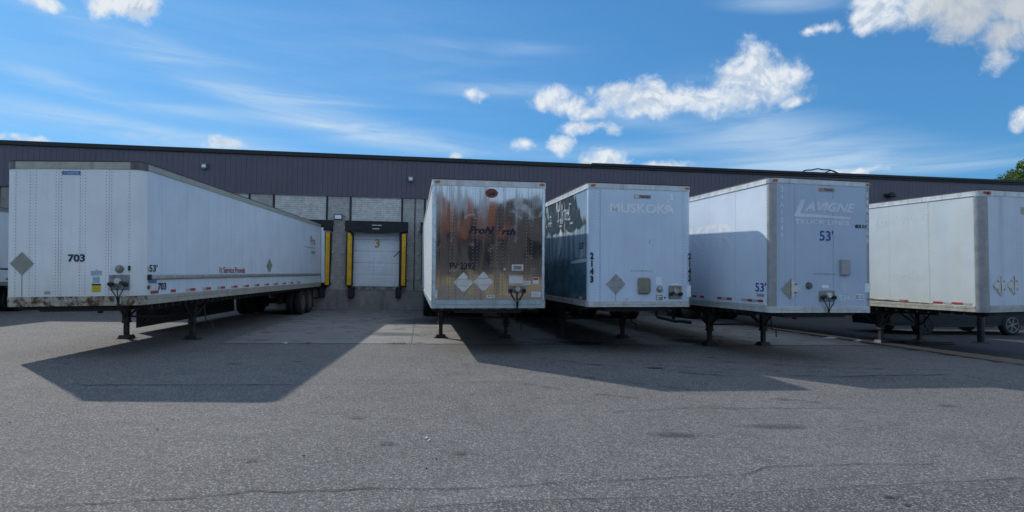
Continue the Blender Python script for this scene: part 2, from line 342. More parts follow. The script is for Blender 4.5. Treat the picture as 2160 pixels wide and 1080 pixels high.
def stainmat(name, col, amt):
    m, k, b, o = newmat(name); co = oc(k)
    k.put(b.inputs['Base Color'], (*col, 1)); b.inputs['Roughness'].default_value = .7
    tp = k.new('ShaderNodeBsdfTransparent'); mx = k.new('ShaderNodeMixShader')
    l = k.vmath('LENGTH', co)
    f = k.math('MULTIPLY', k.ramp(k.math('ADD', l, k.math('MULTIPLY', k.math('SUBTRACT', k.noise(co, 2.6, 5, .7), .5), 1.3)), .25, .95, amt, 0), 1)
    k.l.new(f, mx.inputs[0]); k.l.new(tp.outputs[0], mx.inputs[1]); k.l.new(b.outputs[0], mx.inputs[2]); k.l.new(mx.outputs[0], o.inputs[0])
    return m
M['grit_shade'] = pm('black_grit_and_shade', (.026, .025, .025), .9, 0, .3, 6, bump=.01, bscale=30)  # loose grit colour, kept very dark for the painted shade band too
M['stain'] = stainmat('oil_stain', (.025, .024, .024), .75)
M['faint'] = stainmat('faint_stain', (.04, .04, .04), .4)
m, k, b, o = newmat('skid_mark'); co = oc(k); k.put(b.inputs['Base Color'], (.03, .03, .03, 1)); b.inputs['Roughness'].default_value = .8
tp = k.new('ShaderNodeBsdfTransparent'); mx = k.new('ShaderNodeMixShader')
k.l.new(k.ramp(k.noise(co, 1.6, 6, .7), .42, .72, 0, .5), mx.inputs[0]); k.l.new(tp.outputs[0], mx.inputs[1]); k.l.new(b.outputs[0], mx.inputs[2]); k.l.new(mx.outputs[0], o.inputs[0])
M['skid'] = m

# ------------------------------------------------------------------ mesh helpers
class MB:
    def __init__(s): s.v = []; s.f = []; s.sm = []
    def add(s, vs, fs, smooth=False):
        n = len(s.v); s.v += [tuple(v) for v in vs]; s.f += [tuple(i+n for i in f) for f in fs]; s.sm += [smooth]*len(fs); return s
    def box(s, x0, x1, y0, y1, z0, z1, c=0.):
        if c:
            c = min(c, (x1-x0)*.45, (y1-y0)*.45, (z1-z0)*.45)
            bm = bmesh.new(); r = bmesh.ops.create_cube(bm, size=1)
            for v in bm.verts: v.co = Vector(((x0+x1)/2+v.co.x*(x1-x0), (y0+y1)/2+v.co.y*(y1-y0), (z0+z1)/2+v.co.z*(z1-z0)))
            bmesh.ops.bevel(bm, geom=list(bm.edges), offset=c, segments=1, affect='EDGES')
            bm.verts.index_update(); s.add([v.co[:] for v in bm.verts], [[v.index for v in f.verts] for f in bm.faces]); bm.free(); return s
        return s.add([(x0,y0,z0),(x1,y0,z0),(x1,y1,z0),(x0,y1,z0),(x0,y0,z1),(x1,y0,z1),(x1,y1,z1),(x0,y1,z1)],
                     [(3,2,1,0),(4,5,6,7),(0,1,5,4),(1,2,6,5),(2,3,7,6),(3,0,4,7)])
    def prism(s, poly, d0, d1, axis='y', smooth=False):
        n = len(poly)
        def P(a, b, d): return {'y': (a, d, b), 'x': (d, a, b), 'z': (a, b, d)}[axis]
        vs = [P(a, b, d0) for a, b in poly] + [P(a, b, d1) for a, b in poly]
        fs = [tuple(range(n)), tuple(range(2*n-1, n-1, -1))] + [(i, i+n, (i+1) % n+n, (i+1) % n) for i in range(n)]
        return s.add(vs, fs)
    def tube(s, pts, r, n=8, r2=None, flat=None):
        pts = [Vector(p) for p in pts]; rings = []
        for i, p in enumerate(pts):
            d = (pts[min(i+1, len(pts)-1)] - pts[max(i-1, 0)]).normalized()
            a = d.cross(Vector((0, 0, 1)) if abs(d.z) < .9 else Vector((1, 0, 0))).normalized(); b_ = d.cross(a)
            rr = r if r2 is None else r + (r2-r)*i/(len(pts)-1)
            rings.append([p + a*rr*math.cos(q*2*math.pi/n+math.pi/n) + b_*rr*math.sin(q*2*math.pi/n+math.pi/n) for q in range(n)])
        vs = [v for g in rings for v in g]; fs = []
        for i in range(len(pts)-1):
            for q in range(n): fs.append((i*n+q, i*n+(q+1) % n, (i+1)*n+(q+1) % n, (i+1)*n+q))
        fs += [tuple(range(n))[::-1], tuple((len(pts)-1)*n+q for q in range(n))]
        return s.add(vs, fs, n > 5)
    def lathe(s, prof, cx, cy, cz, n=28, axis='x'):   # prof: (radius, offset along the axis)
        vs = []
        for r, o in prof:
            for q in range(n):
                a = q*2*math.pi/n; u, w = r*math.cos(a), r*math.sin(a)
                vs.append((cx+o, cy+u, cz+w) if axis == 'x' else ((cx+u, cy+o, cz+w) if axis == 'y' else (cx+u, cy+w, cz+o)))
        fs = []
        for i in range(len(prof)-1):
            for q in range(n): fs.append((i*n+q, i*n+(q+1) % n, (i+1)*n+(q+1) % n, (i+1)*n+q))
        fs += [tuple(range(n))[::-1], tuple((len(prof)-1)*n+q for q in range(n))]
        return s.add(vs, fs, True)
    def mesh(s, name, mat):
        me = bpy.data.meshes.new(name); me.from_pydata(s.v, [], s.f); me.update()
        bm = bmesh.new(); bm.from_mesh(me); bmesh.ops.recalc_face_normals(bm, faces=bm.faces); bm.to_mesh(me); bm.free()
        for p, q in zip(me.polygons, s.sm): p.use_smooth = q
        if any(s.sm):
            try: me.set_sharp_from_angle(angle=R(35))
            except Exception: pass
        me.materials.append(mat if not isinstance(mat, str) else M[mat]); return me
    def build(s, name, mat, parent=None, loc=(0, 0, 0), label=None, kind=None):
        return link(name, s.mesh(name, mat), parent, loc, label, kind)
def link(name, me, parent=None, loc=(0, 0, 0), label=None, kind=None):
    o = bpy.data.objects.new(name, me); C.objects.link(o); o.location = loc
    if parent: o.parent = parent
    if label: o['label'] = label
    if kind: o['kind'] = kind
    return o
def tag(o, label, cat, group=None):
    o['label'] = label; o['category'] = cat
    if group: o['group'] = group
    return o
def empty(name, mat4): 
    o = bpy.data.objects.new(name, None); C.objects.link(o); o.empty_display_size = .3; o.matrix_world = mat4; return o
_tc = {}
def textverts(body, shear=0, bold=0, lsp=1.0):
    key = (body, shear, bold, lsp)
    if key in _tc: return _tc[key]
    cu = bpy.data.curves.new('t', 'FONT'); cu.body = body; cu.shear = shear; cu.offset = bold; cu.space_line = lsp
    cu.align_x = 'CENTER' if '\n' in body else 'LEFT'; cu.resolution_u = 3
    ob = bpy.data.objects.new('t', cu); C.objects.link(ob)
    me = bpy.data.meshes.new_from_object(ob)
    vs = [v.co.copy() for v in me.vertices]; fs = [tuple(p.vertices) for p in me.polygons]
    bpy.data.objects.remove(ob); bpy.data.curves.remove(cu); bpy.data.meshes.remove(me)
    x0 = min(v.x for v in vs); x1 = max(v.x for v in vs); y0 = min(v.y for v in vs); y1 = max(v.y for v in vs)
    _tc[key] = ([((v.x-x0)/(x1-x0), (v.y-y0)/(y1-y0)) for v in vs], fs); return _tc[key]

# ------------------------------------------------------------------ ground
gm = MB()
def gq(poly, dz): return [(x, y, G(x, y)+dz) for x, y in poly]
gm.add(gq([(-500, -300), (500, -300), (500, 700), (-500, 700)], 0), [(0, 1, 2, 3)])
gr = gm.build('ground', 'asphalt'); gr['kind'] = 'structure'
WA, WY0 = .146475, 30.042
ca, sa = math.cos(WA), math.sin(WA)
def w2(s_, d): return (s_*ca + d*sa, WY0 + s_*sa - d*ca)        # s along the wall, d out from it
ap = empty('concrete_apron', Matrix.Translation((0, WY0, 0)) @ Matrix.Rotation(WA, 4, 'Z')); ap['kind'] = 'structure'
def slabmesh(L_, D_):
    mb = MB(); pts = [(-L_/2, -D_/2), (L_/2, -D_/2), (L_/2, D_/2), (-L_/2, D_/2)]
    gx = GB*ca + GC*sa; gy = -GB*sa + GC*ca
    top = [(x, y, gx*x+gy*y) for x, y in pts]; bot = [(x, y, z-.12) for x, y, z in top]
    mb.add(top+bot, [(0, 1, 2, 3), (0, 4, 5, 1), (1, 5, 6, 2), (2, 6, 7, 3), (3, 7, 4, 0)]); return mb.mesh('slab', 'concrete')
sm_ = slabmesh(4.57, 4.60)
for i in range(-1, 3):
    for j in range(3):
        s0 = -4.62 + 4.6*i + 2.3; d0 = 13.93 - 4.64*j - 2.32
        x, y = w2(s0, d0); o = link('slab', sm_, ap, (s0, -d0, G(x, y)+.006+random.uniform(-.001, .002)))
# dark resurfaced strip to the right of the apron
e0 = (10.98, 30.6); 
ds = MB(); poly = [(12.35, 13.1), (40, 17.2), (40, 36.0), (8.35, 31.2), (9.88, 23.5), (12.05, 14.3)]
ds.add(gq(poly, .005), [tuple(range(len(poly)))]); q = ds.build('resurfaced_strip', 'asphaltdark'); q['kind'] = 'structure'
ds = MB(); poly = [(-4, 4.2), (-1.2, 4.62), (0.02, 4.93), (1.2, 5.08), (2.14, 5.26), (3.4, 5.5), (4.84, 5.77), (12, 6.6), (12, -6), (-30, -6), (-30, 1)]
ds.add(gq(poly, .004), [tuple(range(len(poly)))]); q = ds.build('coarse_asphalt_patch', 'asphaltcoarse'); q['kind'] = 'structure'
def crack(pts, w, name='pavement_crack', mat='crack', sub=7, jit=.018, dz=.008):
    mb = MB(); P = []
    for i in range(len(pts)-1):
        a, b_ = Vector(pts[i]), Vector(pts[i+1])
        n = max(2, int((b_-a).length/.12)) if sub == 7 else sub
        for j in range(n): P.append(a.lerp(b_, j/n) + Vector((random.gauss(0, jit*.4), random.gauss(0, jit))))
    P.append(Vector(pts[-1])); vs = []
    for i, p in enumerate(P):
        d = (P[min(i+1, len(P)-1)]-P[max(i-1, 0)]).normalized(); nn = Vector((-d.y, d.x)); ww = w*random.uniform(.35, 1)*min(1, .2+i/3, .2+(len(P)-1-i)/3)/2
        vs += [(*(p+nn*ww), G(*p)+dz), (*(p-nn*ww), G(*p)+dz)]
    mb.add(vs, [(2*i, 2*i+1, 2*i+3, 2*i+2) for i in range(len(P)-1)])
    o = mb.build(name, mat); o['kind'] = 'structure'; return o
crack([(-3.8, 4.6), (-2.91, 4.77), (-2.46, 4.89), (-2.11, 5.04), (-1.69, 5.06), (-1.17, 5.16), (-.5, 5.2), (.48, 5.40)], .017, jit=.012)
crack([(.3, 5.36), (1.4, 5.58), (2.25, 5.76), (2.52, 5.99), (3.42, 6.12), (4.4, 6.2)], .011, jit=.012)
crack([(-1.2, 4.63), (0.02, 4.94), (1.2, 5.09), (2.14, 5.27), (3.4, 5.51), (4.84, 5.79), (7, 6.05)], .014, jit=.006)
crack([(-6.67, 9.31), (-5, 9.52), (-3.29, 9.73)], .035, jit=.012)
crack([(-3.29, 9.73), (0.03, 10.37)], .015, jit=.02)
crack([(5.99, 11.57), (7.4, 11.95), (8.92, 12.21)], .05, jit=.01)
crack([(8.92, 12.21), (9.24, 11.01)], .12, jit=.01, mat='skid')
crack([(1.2, 8.2), (2.6, 8.6), (5.2, 8.8)], .015, jit=.02)
x, y = w2(-9.4, 13.96); x2, y2 = w2(11.9, 13.96)
crack([(x, y), (x2, y2)], .06, jit=.006)
for a_, b_ in (((-2.0, 12.0), (3.5, 8.4)), ((-.6, 12.6), (4.9, 9.0)), ((1.5, 12.6), (7.5, 11.6)), ((2.2, 13.0), (6.3, 12.2)), ((3.9, 13.6), (9.5, 12.8)), ((.6, 13.4), (4.5, 11.4))):
    pts = [(a_[0]+(b_[0]-a_[0])*q/8, a_[1]+(b_[1]-a_[1])*q/8 - .35*math.sin(q/8*math.pi)) for q in range(9)]
    crack(pts, .22, name='tyre_mark', mat='skid', jit=.006, dz=.010+.001*a_[0])
crack([(10.9, 30.6), (9.75, 23.5), (10.75, 19.0), (11.92, 14.3), (12.2, 13.2)], 1.3, name='edge_shade_band', mat='grit_shade', jit=.03, dz=.011)  # dark band painted as shade over the sunlit gap between the last trailers
crack([(10.98, 30.6), (9.86, 23.5), (10.9, 19.0), (12.03, 14.3), (12.32, 13.2)], .30, name='edge_shade_band', mat='grit_shade', jit=.03, dz=.013)  # narrower band of the same painted shade along the strip edge
def stain(x, y, rx, ry, mat='stain', rot=0., name='oil_stain', dz=.012):
    n = 20; mb = MB(); 
    mb.add([(math.cos(q*2*math.pi/n), math.sin(q*2*math.pi/n), 0) for q in range(n)], [tuple(range(n))])
    o = mb.build(name, mat); o.location = (x, y, G(x, y)+dz); o.scale = (rx, ry, 1); o.rotation_euler = (-0.003, -GB, rot); o['kind'] = 'structure'
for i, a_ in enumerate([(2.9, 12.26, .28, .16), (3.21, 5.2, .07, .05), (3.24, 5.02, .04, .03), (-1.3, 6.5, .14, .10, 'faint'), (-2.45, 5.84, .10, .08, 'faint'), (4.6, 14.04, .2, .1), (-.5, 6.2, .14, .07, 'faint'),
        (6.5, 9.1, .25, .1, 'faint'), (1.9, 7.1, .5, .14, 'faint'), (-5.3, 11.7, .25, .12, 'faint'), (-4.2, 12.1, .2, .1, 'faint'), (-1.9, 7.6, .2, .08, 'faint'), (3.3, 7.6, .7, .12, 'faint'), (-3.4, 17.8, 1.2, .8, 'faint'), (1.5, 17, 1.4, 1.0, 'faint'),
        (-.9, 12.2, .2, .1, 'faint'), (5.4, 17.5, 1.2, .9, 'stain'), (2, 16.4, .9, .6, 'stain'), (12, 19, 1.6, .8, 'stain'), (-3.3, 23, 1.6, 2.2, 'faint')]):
    stain(*a_, dz=.012+.0006*i)

# ------------------------------------------------------------------ warehouse
wh = empty('warehouse', Matrix.Translation((0, WY0, 0)) @ Matrix.Rotation(WA, 4, 'Z'))
tag(wh, 'long low warehouse with charcoal metal siding over pale brick and a row of loading docks', 'warehouse')
S0, S1, ZR, ZS, ZF = -42., 72., 7.30, 5.49, 1.0
docks = [-6.59+3.5*i for i in range(-5, 8)]
HW = 1.19
# backing walls with door openings
core = MB(); edges = [S0]
for d in docks: edges += [d-HW, d+HW]
edges.append(S1)
for i in range(0, len(edges), 2): core.box(edges[i], edges[i+1], .02, .35, ZF, 4.05)
core.box(S0, S1, .02, .35, 4.05, ZS)
core.build('mortar_wall', 'mortar', wh)
core = MB(); core.box(S0, S1, .05, .35, ZS, 7.25); core.box(S0, S1, .36, 45, 6.6, 6.8); core.box(S0, S0+.3, .36, 45, -1, 7.2); core.box(S1-.3, S1, .36, 45, -1, 7.2); core.box(S0+.31, S1-.31, 44.7, 45, -1, 7.2)
core.build('upper_wall', 'cap', wh)
inn = MB(); inn.box(S0+.4, S1-.4, 1.5, 1.6, 0, 5.4); inn.build('interior_partition', 'floor', wh)
MB().box(S0, S1, -.03, .35, -1.2, ZF).build('foundation', 'foundation', wh)
for d in docks:
    MB().box(d-HW+.01, d+HW-.01, -.045, .3, ZF+.005, 1.15, .012).build('dock_lip', 'lip', wh)
# bricks
def bricks(s0, s1, z0, z1, mat, ln, ht, rows_from=0):
    mb = MB(); nz = int(round((z1-z0)/ht))
    for r_ in range(nz):
        z = z0+r_*ht; off = (r_ % 2)*ln/2; x = s0-off
        while x < s1-.02:
            a_, b_ = max(x, s0)+.004, min(x+ln, s1)-.004
            if b_-a_ > .03:
                p = -.004-random.random()*.010
                za, zb_ = z+.006, z+ht-.006
                mb.add([(a_, p, za), (b_, p, za), (b_, p, zb_), (a_, p, zb_), (a_, .03, za), (b_, .03, za), (b_, .03, zb_), (a_, .03, zb_)], [(0, 1, 2, 3), (0, 4, 5, 1), (1, 5, 6, 2), (2, 6, 7, 3), (3, 7, 4, 0)])
            x += ln
    o = mb.build('brickwork', mat, wh, kind='stuff'); return o
bd = docks
for i, d in enumerate(bd):
    if d > 17: break
    if d > -22: bricks(d-HW+.02, d+HW-.02, 4.09, ZS, 'brick', .30, .10)
    if d > -22:
        nx = d+3.5; bricks(d+HW+.05, nx-HW-.05, ZF+.01, ZS, 'brick2', .22, .0804)
for sx0, sx1 in ((-30, docks[0]-HW-.05), (docks[5]+3.5*2+HW, 40)):
    pass
bricks(S0+10, docks[0]-HW-.05, 3.0, ZS, 'brick2', .3, .10)
# black steel strips framing each dock bay
for d in docks:
    for q in (-1, 1):
        MB().box(d+q*(HW+.015)-.045, d+q*(HW+.015)+.045, -.035, .04, ZF+.01, ZS-.005).build('steel_strip', 'column', wh)
MB().box(-4.785, -4.745, -.05, -.016, 1.0, ZS-.01).build('conduit', 'column', wh)
# siding
sp1 = MB(); pw = .92
prof = []
for q in range(4):
    x = q*.23; prof += [(x+.001, -.004), (x+.006, -.013), (x+.224, -.013), (x+.229, -.004)]
vs = []; 
for x, y in prof: vs += [(x, y, 0), (x, y, ZR-ZS-.02)]
n = len(prof)
sp1.add(vs, [(2*i, 2*i+2, 2*i+3, 2*i+1) for i in range(n-1)] + [(0, 1, 2*n-1, 2*n-2)])
spm = sp1.mesh('siding_panel', 'siding')
x = S0
while x < S1-.9:
    link('siding_panel', spm, wh, (x, -.012+random.uniform(-.003, .003), ZS+.015)); x += pw
MB().box(S0, S1, -.07, .1, ZS-.045, ZS+.012).build('drip_edge', 'siding', wh)
x = S0
while x < 4.0:
    MB().box(x+.004, min(x+3.05, 4.0), -.11, .35, ZR-.03, ZR+.17, .015).build('cap_flashing', 'cap', wh); x += 3.05
x = 4.0
while x < S1:
    mb = MB(); mb.box(x+.004, x+3.05, -.13, .35, ZR+.08, ZR+.22, .012); mb.box(x+.004, x+3.05, -.09, .34, ZR-.03, ZR+.07, .012); mb.build('cap_flashing', 'cap', wh); x += 3.05
# doors, seals, bumpers
def textmesh(body, w, h, shear=0, bold=0, lsp=1.):
    return textverts(body, shear, bold, lsp)
panel = MB(); ph = .565
panel.box(-HW+.03, HW-.03, .10, .14, .004, ph-.004, .012)
for z in (.14, .28, .42): panel.box(-HW+.06, HW-.06, .092, .101, z-.012, z+.012, .004)
pmesh = panel.mesh('door_panel', 'door')
padm = MB(); padm.box(-1.34, -1.02, -.40, -.01, 1.20, 3.72, .04); padL = padm.mesh('seal_pad', 'vinyl')
padm = MB(); padm.box(1.12, 1.46, -.40, -.01, 1.20, 3.72, .04); padR = padm.mesh('seal_pad', 'vinyl')
for di, d in enumerate(docks):
    dr = bpy.data.objects.new('dock_door', None); C.objects.link(dr); dr.parent = wh; dr.location = (d, 0, 1.17)
    for q in range(5): link('door_panel', pmesh, dr, (0, 0, q*ph))
    MB().box(-HW+.012, -HW+.045, .02, .16, 0, 2.86).build('door_track', 'oldyellow' if di == 5 else 'column', dr)
    MB().box(HW-.045, HW-.012, .02, .16, 0, 2.86).build('door_track', 'column', dr)
    MB().box(-HW+.02, HW-.02, .03, .14, -.03, .0).build('door_sill', 'column', dr)
    if di == 5:
        vs, fs = textverts('3', 0, .03)
        MB().add([(-.10+.22*u+.05, .088, 1.86+.44*v) for u, v in vs], fs).build('door_number', 'oldyellow', dr)
        MB().tube([(1.13, -.02, 1.72), (.86, -.06, 1.44)], .022).build('pull_lever', 'ink', dr)
    ds_ = bpy.data.objects.new('dock_seal', None); C.objects.link(ds_); ds_.parent = wh; ds_.location = (d, 0, 0)
    link('seal_pad', padL, ds_); link('seal_pad', padR, ds_)
    # header curtain: sags in the middle
    hb = MB(); N = 16; top = []; 
    for q in range(N+1):
        u = -1.40+2.92*q/N; sg = .06*math.sin(q/N*math.pi)+.012*math.sin(q*2.3); top.append((u, sg))
    vs = []
    for u, sg in top: vs += [(u, -.47+.5*sg, 3.70+.12*abs(u/1.5)**2-sg*.3), (u, -.47, 4.27-.01*abs(u)), (u, -.01, 4.31), (u, -.01, 3.78)]
    hb.add(vs, [(4*i+a_, 4*(i+1)+a_, 4*(i+1)+(a_+1) % 4, 4*i+(a_+1) % 4) for i in range(N) for a_ in range(4)] + [(0, 1, 2, 3), (4*N+3, 4*N+2, 4*N+1, 4*N)], True)
    hb.build('seal_header', 'vinyl', ds_)
    for (a_, b_) in ((-1.27, -1.07), (1.24, 1.42)):
        yb = MB(); yb.add([(a_, -.412, 1.24), (b_, -.412, 1.24), (b_, -.412, 3.52 if a_ < 0 else 3.70), ((a_+b_)/2, -.412, 3.70), (a_, -.412, 3.70), (a_, -.395, 1.24), (b_, -.395, 1.24), (b_, -.395, 3.52 if a_ < 0 else 3.70), ((a_+b_)/2, -.395, 3.70), (a_, -.395, 3.70)],
           [(0, 1, 2, 3, 4), (9, 8, 7, 6, 5)] + [(i, i+5, (i+1) % 5+5, (i+1) % 5) for i in range(5)])
        yb.build('yellow_guide_strip', 'yellow', ds_)
        sl_ = MB()
        for q in range(15): sl_.box((a_+b_)/2+.02, (a_+b_)/2+.035, -.416, -.4125, 1.34+q*.155, 1.38+q*.155)
        sl_.build('strip_stitching', 'ink', ds_, kind='stuff')
    for wz_, u0, u1 in ((4.07, -.16, .27), (3.90, -.14, .18)):
        tb = MB(); u = u0
        while u < u1:
            l = random.uniform(.02, .045); tb.box(u, u+l, -.484, -.476, wz_-.02, wz_+.022); u += l+(.012 if random.random() < .8 else .04)
        tb.build('seal_printing', 'whiteclip', ds_, kind='stuff')
    for q in ((-1.22, -.93), (.97, 1.22)):
        MB().box(d+q[0], d+q[1], -.30, -.048, .66, 1.14, .03).build('dock_bumper', 'blackrubber', wh)
    for z in (3.95, 2.80, 1.58):
        for q in (1.50, 2.02):
            MB().box(d+q-.028, d+q+.028, -.09, -.016, z-.06, z+.06, .01).build('wall_clip', 'whiteclip', wh)
# things fixed on the wall
def wallpt(s_, out, z): x, y = w2(s_, out); return Matrix.Translation((x, y, z)) @ Matrix.Rotation(WA, 4, 'Z')
fl = empty('floodlight', wallpt(-8.34, 0, 4.44)); tag(fl, 'small black floodlight with a white glass face on the brick pier between two docks', 'wall lamp')
mb = MB(); mb.box(-.19, .19, -.26, -.18, -.13, .13, .02); mb.box(-.17, .17, -.18, -.15, -.11, .11, .01); mb.build('housing', 'ink', fl)
MB().box(-.15, .15, -.268, -.262, -.09, .09, .002).build('glass_face', 'lampface', fl)
mb = MB(); mb.tube([(0, -.15, 0), (0, -.02, .03)], .025); mb.tube([(.19, -.2, .06), (.30, -.02, .05)], .012); mb.build('bracket', 'ink', fl)
for s_, z, lab in ((-14.36, 6.62, 'small pale box lamp on the charcoal siding above the trailer numbered 703'), (-5.0, 6.36, 'small grey hooded wall lamp on the siding just left of the bare metal trailer')):
    l = empty('wall_lamp', wallpt(s_, .03, z)); tag(l, lab, 'wall lamp', 'lamps on the metal siding')
    mb = MB(); mb.prism([(-.11, .11), (.11, .11), (.11, -.06), (.07, -.11), (-.07, -.11), (-.11, -.06)], -.20, 0); mb.build('housing', 'lampbody', l)
    MB().box(-.08, .08, -.212, -.203, -.05, .07, .003).build('lens', 'lampface', l); MB().box(-.13, .13, -.23, 0, .113, .135, .005).build('hood', 'lampbody', l)
l = empty('wall_lamp', wallpt(20.75, .03, 6.40)); tag(l, 'black dome wall lamp on the siding above the rightmost cream sided trailer', 'wall lamp', 'lamps on the metal siding')
mb = MB(); mb.lathe([(.02, .16), (.12, .13), (.19, .02), (.2, -.08), (.17, -.1)], 0, -.2, 0, 18, 'z'); mb.build('dome', 'ink', l); MB().box(-.3, -.12, -.12, 0, -.07, .09, .01).build('junction_box', 'ink', l)
ht = empty('roof_hatch', wallpt(14.75, -2.2, 6.8)); tag(ht, 'low white roof hatch poking above the parapet of the warehouse', 'roof hatch')
MB().box(-1.05, 1.05, -.5, .5, 0, .80, .02).build('curb', 'lampbody', ht); MB().box(-1.1, 1.1, -.55, .55, .805, .87, .02).build('lid', 'lampface', ht)
x, y = w2(16.5, .0); cbp = []
for q in range(26):
    a_ = q/25; x, y = w2(15.7+2.1*a_, -.1); cbp.append((x, y, 7.54+.18*math.sin(a_*math.pi)**.7+.02*math.sin(a_*19)))
mb = MB(); mb.tube(cbp, .035, 7); x, y = w2(17.8, -.1); cb2 = [(w2(17.1+.75*q/8, -.2)[0], w2(17.1+.75*q/8, -.2)[1], 7.56+.13*math.sin(q/8*math.pi)) for q in range(9)]; mb.tube(cb2, .03, 7)
tag(mb.build('cable', 'hose'), 'loop of black cable lying over the roof edge of the warehouse', 'cable')

# ------------------------------------------------------------------ semi-trailers
TW, TL = 2.59, 16.15
class Trailer:
    def __init__(s, pose, H, label, sp):
        cx, cy, yaw, pit, rol, zb = pose
        s.g0 = G(cx, cy); s.z0 = zb - s.g0; s.H = H; s.sp = sp; s.L = sp.get('L', TL)
        s.M = Matrix.Translation((cx, cy, s.g0)) @ Matrix.Rotation(yaw, 4, 'Z') @ Matrix.Rotation(pit, 4, 'X') @ Matrix.Rotation(rol, 4, 'Y')
        s.root = empty('semi_trailer', s.M); tag(s.root, label, 'semi-trailer', 'semi-trailers parked along the loading docks')
        s.body()
    def b(s, mb, name, mat, label=None, kind=None, parent=None):
        if parent: return mb.build(name, mat, parent, (0, 0, 0), label, kind)
        return mb.build(name, mat, s.root, (0, 0, s.z0), label, kind)
    def gz(s, x, y):      # ground height in local coords
        p0 = s.M @ Vector((x, y, 0)); p1 = s.M @ Vector((x, y, 1)); f0 = p0.z-G(p0.x, p0.y); f1 = p1.z-G(p1.x, p1.y)
        return -f0/(f1-f0)
    def body(s):
        sp, H, L = s.sp, s.H, s.L; w = TW/2; cr = sp.get('cr', .12); rb = sp.get('rb', .15); rt = sp.get('rt', .13); fb = sp.get('fb', rb); ft = sp.get('ft', rt)
        e = .03
        MB().box(-w+e, w-e, cr*.6+.03, L-.04, .03, H-.03)
        core = MB(); core.prism([(-w+cr+e*0+.0, .03), (w-cr, .03), (w-e, cr+.0), (w-e, L-.04), (-w+e, L-.04), (-w+e, cr)], .03, H-.03, 'z'); s.b(core, 'cargo_box', 'floor')
        # front panels between seams
        xs = [-w+cr] + sp['seams'] + [w-cr]
        for i in range(len(xs)-1):
            p = -.001 - (.004 if i % 2 else 0)
            s.b(MB().box(xs[i]+.002, xs[i+1]-.002, p, .028, fb, H-ft), 'front_panel', sp['front'])
        for q in (-1, 1):
            for z0, z1, nm, mt, ex in ((fb+.001, H-ft-.001, 'corner_post', sp['post'], 0.), (0, fb, 'bottom_corner', sp['brc'], .008), (H-ft, H, 'corner_cap', sp['cap'], .010)):
                mb = MB(); n = 8; r_ = cr+ex; prof = [(q*(w-cr) , cr)]
                for a_ in range(n+1):
                    t_ = a_/n*math.pi/2; prof.append((q*(w-cr+r_*math.sin(t_)), cr-r_*math.cos(t_)))
                mb.prism(prof, z0, z1, 'z'); mb.sm = [False]*2+[True]*(len(mb.sm)-2); s.b(mb, nm, mt)
        # rails
        mb = MB(); mb.box(-w+cr, w-cr, -.012, .03, H-ft, H, .004); s.b(mb, 'front_top_rail', sp['top'])
        mb = MB(); mb.box(-w+cr, w-cr, -.010, .03, 0, fb*.45, .004); mb.box(-w+cr, w-cr, -.018, .03, fb*.45, fb, .004); s.b(mb, 'front_bottom_rail', sp['frail'])
        for q in (-1, 1):
            a_, b_ = (w-.028, w+.010) if q > 0 else (-w-.010, -w+.028)
            mb = MB(); mb.box(a_, b_, cr, L-.06, H-rt, H, .004); mb.box(a_+(.0 if q > 0 else -.008), b_+(.008 if q > 0 else 0), cr, L-.06, H-rt-.0, H-rt+.03, .004); s.b(mb, 'side_top_rail', sp['top'])
            mb = MB(); mb.box(a_, b_, cr, L-.06, 0, rb*.55, .004); mb.box(a_-(.006 if q < 0 else 0), b_+(.006 if q > 0 else 0), cr, L-.06, rb*.55, rb, .004); s.b(mb, 'side_bottom_rail', sp['brail'])
        # side panels, one mesh per side shared by alike panels
        n = sp.get('npan', 13); pl = (L-.06-cr)/n
        for q in (-1, 1):
            mt = sp['left'] if q < 0 else sp['right']
            a_, b_ = (w-.026, w-.001) if q > 0 else (-w+.001, -w+.026)
            me = MB().box(a_, b_, .0008, pl-.0008, rb, H-rt).mesh('side_panel', mt)
            for i in range(n):
                o = link('side_panel', me, s.root, (q*(.0012 if i % 2 else 0), cr+i*pl, s.z0))
        # roof and floor, rear
        mb = MB(); n_ = 6; pr = []
        for cx_, cy_, a0 in ((w-cr, cr, -90), (w-.02, L-.03, 0), (-w+.02, L-.03, 90), (-w+cr, cr, 180)):
            rr = cr+.016 if cy_ < 1 else .02
            for i in range(n_+1):
                t_ = R(a0+90*i/n_); pr.append((cx_+rr*math.cos(t_), cy_+rr*math.sin(t_)))
        mb.prism(pr, H+.001, H+.022, 'z'); s.b(mb, 'roof', 'roofedge' if not sp.get('litroof') else 'roof')
        mb = MB(); mb.box(-w, w, L-.06, L, 0, .16); mb.box(-w, w, L-.06, L, H-.12, H-.001); mb.box(-w, -w+.09, L-.06, L, .161, H-.121); mb.box(w-.09, w, L-.06, L, .161, H-.121); s.b(mb, 'rear_frame', sp.get('rearf', 'steel'))
        if not sp.get('opendoor'):
            for q in (-1, 1):
                d_ = MB().box(min(0.005*q, q*(w-.10)), max(0.005*q, q*(w-.10)), L-.05, L-.01, .17, H-.13); s.b(d_, 'rear_door', sp['right'])
        else:
            # right leaf swung out against the dock face
            p0 = Vector((w, L-.02)); p1 = Vector((w+.36, L+.42)); nn = Vector((-(p1-p0).y, (p1-p0).x)).normalized()*.02
            mb = MB(); mb.prism([tuple(p0+nn), tuple(p1+nn), tuple(p1-nn), tuple(p0-nn)], .17, H-.13, 'z'); s.b(mb, 'rear_door', sp['right'])
        mb = MB(); y = .5
        while y < L-.3: mb.box(-w+.05, w-.05, y, y+.05, -.09, -.002); y += .32
        s.b(mb, 'crossmembers', 'floor', kind='stuff')
